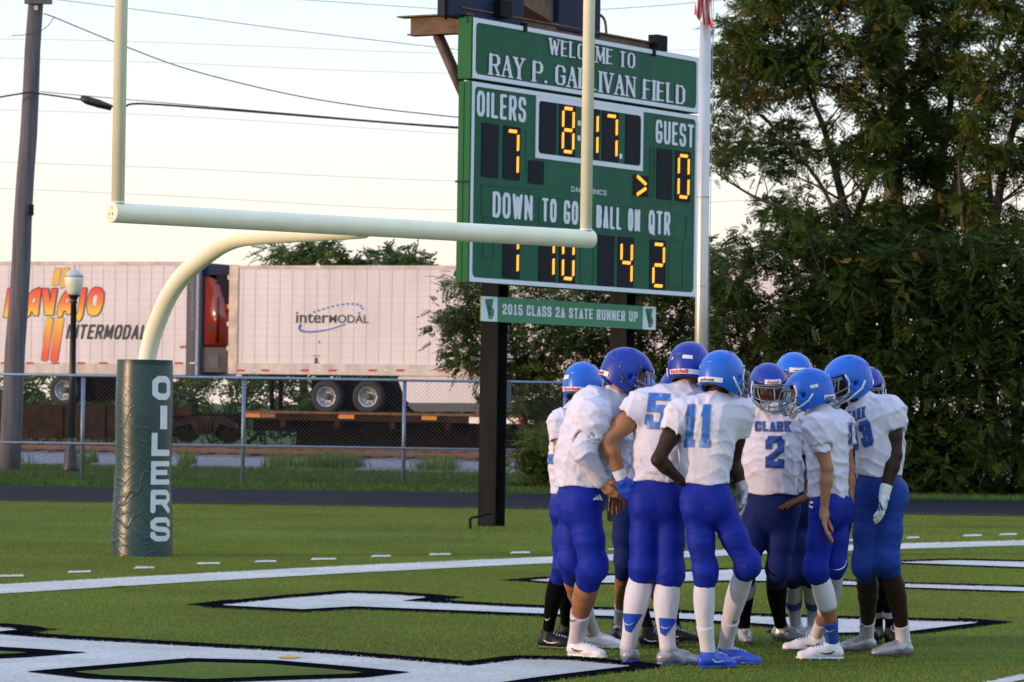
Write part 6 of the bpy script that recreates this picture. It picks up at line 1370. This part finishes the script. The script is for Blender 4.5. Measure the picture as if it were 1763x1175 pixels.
def swap(d, **k): q = dict(d); q.update(k); return q
DN = (0, 0, -1)
PEOPLE = [
 dict(z=22.1, seed=1, yaw=45, skin='olive', label='leftmost player, in bright blue helmet and black socks, behind the long-sleeved player', hel=(1004, 660, 0), hdir=(28, 12, 0), hcol='hl', hs=.93,
      decals=[('patch', 192, 215, -.005, .022), ('text', 'Riddell', 208, 160, -.080, -.060, 'txr')], neck=(995, 708, 0), chest=(983, 740, .02), belly=(977, 795, .02), pel=(978, 868, .02), sL=(966, 732, -.1), sR=(1010, 728, .12), eL=(963, 778, -.14), eR=(1020, 780, .2), wL=(985, 815, -.05), wR=(1010, 830, .2),
      hL=(970, 880, -.04), hR=(992, 880, .08), kL=(970, 975, -.03), kR=(985, 975, .1), fL=(932, 1117, 118, 'shk', 'sole', dict(stripe='strap')), fR=(962, 1100, 100, 'shk', 'sole'), hem=850, chk=[(0, 938, 949, 1066, 'strap')], legr=.049, thigh=.075, cw=.125, bw=.108, pw=.108, pad=.075, armr=.038,
      socks=[(0, -.05, 1.0, 'sockk', .001), (1, -.05, 1.0, 'sockk', .001)], nums=[('I', 944, 783, 951, 799, 'num', 0, 'block', .45)]),
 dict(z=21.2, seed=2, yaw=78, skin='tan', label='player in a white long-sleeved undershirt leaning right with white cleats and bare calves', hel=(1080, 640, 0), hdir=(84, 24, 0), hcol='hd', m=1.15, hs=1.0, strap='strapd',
      decals=[('patch', 218, 236, .0, .026), ('text', 'Riddell', 205, 155, -.080, -.060, 'txr')], neck=(1058, 690, .02), chest=(1022, 718, .02), belly=(1003, 790, 0), pel=(1003, 858, 0), sL=(1024, 722, -.2), sR=(1040, 710, .2), eL=(1006, 776, -.25), eR=(1075, 775, .3), wL=(1033, 826, -.16), wR=(1062, 832, .12),
      hL=(1006, 872, -.09), hR=(990, 872, .09), kL=(1021, 975, -.08), kR=(985, 965, .09), fL=(982, 1131, 128, 'shw', 'shw', dict(stripe='txk')), fR=(1006, 1116, 105, 'shw', 'shw'), hem=838, chk=[(0, 981, 995, 1068, 'txk')], legr=.065, thigh=.100, cw=.175, bw=.165, tf=.86, pw=.152, pad=.10, armr=.055, haL=((.5, 0, -.6), (.6, .5, .2), 1, .6, .4),
      logos=[[(1020, 861), (1024, 856), (1027, 861)], [(1025, 861), (1027, 853), (1033, 861)], [(1030, 854), (1032, 851), (1038, 862), (1034, 862)]], under=[(0, 1.1), (1, 1.1)], slv=(.35, .35), socks=[(0, .62, 1.08, 'sockw', .004), (1, .66, 1.08, 'sockw', .004)], wr=.005),
 dict(z=21.0, seed=3, yaw=12, skin='tan', label='player seen from behind with number 5 and blue triangles on white socks', hel=(1188, 630, .02), hdir=(18, 14, 0), hcol='hd', m=1.1,
      decals=[('patch', 160, 182, .002, .024), ('flag', 206, 214, .0, .018), ('text', 'Riddell', 214, 168, -.080, -.058, 'txr')], neck=(1178, 678, 0), chest=(1152, 715, 0), belly=(1135, 780, 0), pel=(1133, 856, 0), sL=(1105, 702, 0), sR=(1205, 698, .04), eL=(1046, 757, -.04), eR=(1240, 775, .14), wL=(1069, 822, -.02), wR=(1222, 832, .22),
      hL=(1111, 868, 0), hR=(1155, 868, 0), kL=(1108, 978, 0), kR=(1152, 985, 0), fL=(1079, 1143, 12, 'shg', 'shb', dict(hi=.02)), fR=(1137, 1146, 68, 'shg', 'shb', dict(hi=.02)), hem=829, legr=.066, thigh=.094, cw=.172, bw=.138, pw=.148, pad=.092, armr=.055, slv=(.22, .4), kb=(.10, .12),
      glove=('shb', None), cuff='strap', haL=((.35, .1, -.9), (.5, .8, 0), 1, .7, .3), socks=[(0, -.05, 1.05, 'sockw', .002), (1, -.05, 1.05, 'sockw', .002)], nums=[('5', 1109, 677, 1146, 738, 'num', .12, 'block', .19)], nslope=-.04, chk=[(0, 1075, 1096, 1074, 'strap'), (1, 1138, 1160, 1080, 'strap')], tri=[(0, [(1072, 1056), (1107, 1058), (1086, 1090), (1077, 1086)]), (1, [(1134, 1064), (1168, 1066), (1145, 1096), (1137, 1090)])]),
 dict(z=20.7, seed=4, yaw=22, skin='dark', label='player seen from behind wearing number 11 with white socks and bright blue cleats', hel=(1243, 644, .02), hdir=(38, 14, 0), hcol='hl', hs=.97,
      decals=[('patch', 208, 214, .0, .022), ('text', 'schutt', 198, 160, -.080, -.062, 'txk')], neck=(1232, 698, 0), chest=(1221, 728, 0), belly=(1214, 790, 0), pel=(1216, 858, 0), sL=(1172, 718, -.02), sR=(1272, 716, .04), eL=(1133, 792, -.10), eR=(1263, 798, .10), wL=(1172, 828, -.02), wR=(1279, 842, .10),
      hL=(1198, 872, 0), hR=(1238, 872, 0), kL=(1214, 985, 0), kR=(1287, 972, .02), fL=(1208, 1152, 52, 'shb', 'shb', dict(hi=.0, stripe='strap')), fR=(1236, 1143, 108, 'shb', 'shb', dict(stripe='strap', hi=.01)), hem=834, legr=.054, thigh=.085, cw=.155, bw=.128, pw=.136, pad=.088, armr=.044, slv=(.28, .32), kb=(.14, .10), chk=[(1, 1262, 1271, 1070, 'txk')], shoetxt=('NIKE', 1256, 1111, 1271, 1119),
      glove=(None, 'shg'), haL=((.8, .5, -.2), (.2, .8, -.5), 1, .5, .3), haR=((-.1, -.1, -1), (-.6, -.3, 0), -1, .5, .3), socks=[(0, -.06, 1.02, 'sockw', .001), (1, -.06, 1.02, 'sockw', .001), (0, .68, 1.04, 'sockw', .005), (1, .66, 1.04, 'sockw', .005)], nums=[('11', 1176, 697, 1222, 770, 'num', .06, 'block', .165)], nslope=0.0),
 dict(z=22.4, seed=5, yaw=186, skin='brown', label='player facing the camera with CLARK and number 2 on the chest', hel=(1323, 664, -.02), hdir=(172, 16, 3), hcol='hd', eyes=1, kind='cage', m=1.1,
      decals=[('text', 'Riddell', 14, -14, .053, .068, 'txr')], neck=(1326, 706, 0), chest=(1330, 742, 0), belly=(1326, 800, -.02), pel=(1330, 872, 0), sL=(1288, 724, 0), sR=(1374, 724, 0), eL=(1262, 790, .1), eR=(1398, 800, .12), wL=(1284, 850, .1), wR=(1392, 858, -.12),
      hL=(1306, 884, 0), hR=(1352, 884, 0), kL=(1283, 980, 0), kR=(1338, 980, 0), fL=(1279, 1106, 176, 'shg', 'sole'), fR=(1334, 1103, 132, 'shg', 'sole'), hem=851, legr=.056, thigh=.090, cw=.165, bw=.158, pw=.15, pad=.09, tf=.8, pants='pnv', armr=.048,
      glove=(None, None), haR=((-1, -.2, -.25), (0, .2, -1), -1, .25, .5), socks=[(0, -.05, 1.02, 'sockk', .001), (1, -.05, 1.02, 'sockk', .001), (0, -.08, .38, 'sockw', .006)],
      nums=[('CLARK', 1300, 726, 1361, 743, 'numd', 0, 'block', .22), ('2', 1318, 751, 1350, 806, 'numd', 0, 'block', .20)], nslope=.0, wr=.006),
 dict(z=22.9, seed=6, yaw=184, skin='olive', label='player at the back, bright blue helmet showing above and right of number 2', hel=(1367, 645, 0), hdir=(176, 14, 0), hcol='hl',
      decals=[('text', 'schutt', 8, -8, .055, .066, 'txk'), ('patch', -14, 14, .051, .07)], neck=(1368, 694, 0), chest=(1370, 730, 0), belly=(1372, 795, 0), pel=(1376, 866, 0), sL=(1330, 722, 0), sR=(1412, 722, 0), eL=(1322, 790, .1), eR=(1425, 790, .1), wL=(1345, 850, .0), wR=(1410, 850, .0),
      hL=(1358, 878, 0), hR=(1396, 878, 0), kL=(1366, 980, 0), kR=(1398, 980, 0), fL=(1363, 1102, 150, 'shw', 'sole'), fR=(1402, 1103, 195, 'shw', 'sole'), hem=848, legr=.053, thigh=.088, pants='pnv', cw=.14, bw=.13,
      socks=[(0, -.05, 1.02, 'sockw', .002), (1, -.05, 1.02, 'sockw', .002), (0, .5, .64, 'sockb', .004), (1, .5, .64, 'sockb', .004)]),
 dict(z=21.5, seed=7, yaw=-62, skin='tan', label='small player turned left, bare forearm hanging, blue sock band above white cleats', hel=(1393, 673, 0), hdir=(-72, 14, 0), hcol='hl', hs=.96,
      decals=[('patch', 230, 252, .002, .022), ('text', 'schutt', 218, 190, -.080, -.062, 'txk')], neck=(1410, 716, 0), chest=(1421, 748, 0), belly=(1426, 800, 0), pel=(1428, 866, 0), sL=(1406, 740, -.15), sR=(1446, 738, .15), eL=(1424, 806, -.17), eR=(1462, 806, .16), wL=(1419, 880, -.17), wR=(1462, 884, .12),
      hL=(1416, 880, -.06), hR=(1440, 878, .08), kL=(1406, 980, -.05), kR=(1438, 972, .08), fL=(1446, 1137, -94, 'shw', 'shw', dict(stripe='txk')), fR=(1418, 1123, -98, 'shw', 'sole', dict(stripe='strapd')), hem=856, chk=[(0, 1421, 1440, 1086, 'strap')], legr=.054, thigh=.082, cw=.135, bw=.130, pw=.128, pad=.085, armr=.040, slv=(.3, .3), under=[(0, .52), (1, .5)],
      glove=(None, 'pnv'), haL=((0.05, -.1, -1), (.6, -.1, 0), -1, .45, 1.2), haR=((0, 0, -1), (-.6, 0, 0), 1, .4, .3), socks=[(0, -.05, .52, 'sockw', .002), (1, -.05, .66, 'sockw', .002), (0, .70, 1.0, 'sockb', .003), (1, .80, 1.0, 'sockw', .002)], nums=[('I', 1461, 728, 1467, 800, 'numd', -.0, 'block', .08)], kb=(.12, .08), logos=[[(1393, 866), (1398, 863), (1401, 866), (1398, 868)], [(1393, 868), (1396, 872), (1401, 872), (1398, 876), (1393, 873)]]),
 dict(z=21.8, seed=8, yaw=-118, skin='dark', label='player at the right wearing number 33 with a bare arm hanging in a white glove', hel=(1459, 652, 0), hdir=(-112, 22, 0), hcol='hl', hs=1.0,
      decals=[('patch', -170, -155, .01, .035)], neck=(1492, 698, 0), chest=(1512, 728, 0), belly=(1515, 780, 0), pel=(1513, 838, 0), sL=(1533, 714, -.09), sR=(1482, 718, .05), eL=(1541, 784, -.12), eR=(1466, 780, .12), wL=(1523, 848, -.16), wR=(1460, 850, .1),
      hL=(1535, 854, -.02), hR=(1494, 854, .02), kL=(1527, 965, -.02), kR=(1490, 972, .02), fL=(1566, 1131, -112, 'shg', 'sole', dict(stripe='mask')), fR=(1502, 1122, -118, 'shg', 'sole', dict(stripe='mask')), hem=820, legr=.060, thigh=.088, cw=.152, bw=.142, pw=.128, pad=.092, tf=.82, pants='pmb', armr=.050, slv=(.22, .3),
      glove=('strap', None), gmark=[[(1505, 874), (1508, 872), (1511, 880), (1508, 880)], [(1509, 870), (1512, 868), (1516, 880), (1512, 880)], [(1513, 866), (1516, 865), (1521, 879), (1517, 879)]], chk=[(1, 1477, 1491, 1077, 'txk'), (0, 1546, 1558, 1079, 'txk')], haL=((-.12, -.05, -1), (-.7, .3, 0), 1, .4, .3), socks=[(0, .80, 1.04, 'sockw', .003), (1, .78, 1.04, 'sockw', .003)], nums=[('CLARK', 1452, 712, 1489, 731, 'numd', 0, 'block', .21), ('33', 1460, 736, 1505, 780, 'numd', -.2, 'block', .20)], nslope=.32, kb=(.12, .12), wr=.006),
 dict(z=23.0, seed=9, yaw=195, skin='dark', label='player behind number 33, showing only a deep blue helmet and black high-top cleats', hel=(1492, 667, 0), hdir=(190, 20, 0), hcol='hd', hs=.95,
      neck=(1500, 712, 0), chest=(1505, 742, 0), belly=(1508, 795, 0), pel=(1508, 862, 0), sL=(1484, 734, 0), sR=(1528, 734, 0), eL=(1484, 790, 0), eR=(1532, 790, 0), wL=(1490, 840, 0), wR=(1526, 840, 0), hL=(1498, 874, 0), hR=(1522, 874, 0), kL=(1510, 975, 0), kR=(1524, 975, 0),
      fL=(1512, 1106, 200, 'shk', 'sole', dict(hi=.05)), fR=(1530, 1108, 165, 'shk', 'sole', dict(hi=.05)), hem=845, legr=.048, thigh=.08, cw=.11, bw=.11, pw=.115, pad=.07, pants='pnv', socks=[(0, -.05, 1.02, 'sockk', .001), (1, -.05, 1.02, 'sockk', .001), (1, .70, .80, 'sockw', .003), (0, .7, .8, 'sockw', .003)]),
 dict(z=22.6, seed=10, yaw=176, skin='olive', label='player with bare shins and black cleats hidden between long-sleeved player and number 5', hel=(1098, 672, 0), hdir=(176, 25, 0), hcol='hl', hs=.95,
      neck=(1092, 712, 0), chest=(1086, 746, 0), belly=(1082, 795, 0), pel=(1086, 862, 0), sL=(1050, 736, 0), sR=(1124, 736, 0), eL=(1046, 790, .05), eR=(1132, 790, .05), wL=(1060, 840, -.08), wR=(1120, 840, -.08), hL=(1074, 872, 0), hR=(1106, 872, 0), kL=(1074, 966, 0), kR=(1128, 972, 0),
      fL=(1067, 1100, 188, 'shk', 'sole'), fR=(1134, 1107, 95, 'shk', 'sole', dict(stripe='strap')), hem=846, legr=.046, thigh=.078, cw=.125, bw=.118, pw=.12, pad=.075, pants='pnv', socks=[(0, .72, 1.04, 'sockw', .003), (1, .78, 1.04, 'sockw', .003)], nums=[('0', 1064, 752, 1090, 794, 'num', 0, 'block', .3)]),
 dict(z=22.9, seed=11, yaw=182, skin='dark', label='player hidden behind number 5 with dark bare arm, black leg sleeves and black cleats', hel=(1166, 672, 0), hdir=(184, 25, 0), hcol='hd', hs=.95,
      neck=(1150, 708, 0), chest=(1142, 742, 0), belly=(1134, 798, 0), pel=(1128, 864, 0), sL=(1102, 722, -.05), sR=(1180, 728, 0), eL=(1090, 782, -.12), eR=(1185, 785, 0), wL=(1094, 836, -.2), wR=(1165, 840, 0), hL=(1112, 874, 0), hR=(1142, 874, 0), kL=(1090, 972, -.05), kR=(1150, 978, 0),
      fL=(1106, 1114, 122, 'shk', 'sole', dict(stripe='strap')), fR=(1160, 1104, 178, 'shk', 'sole'), hem=846, legr=.048, thigh=.08, cw=.13, bw=.12, pw=.125, pad=.078, slv=(.2, .4), pants='pnv', socks=[(0, -.05, 1.02, 'sockk', .001), (1, -.05, 1.02, 'sockk', .001)]),
]
for P in PEOPLE: person(P)
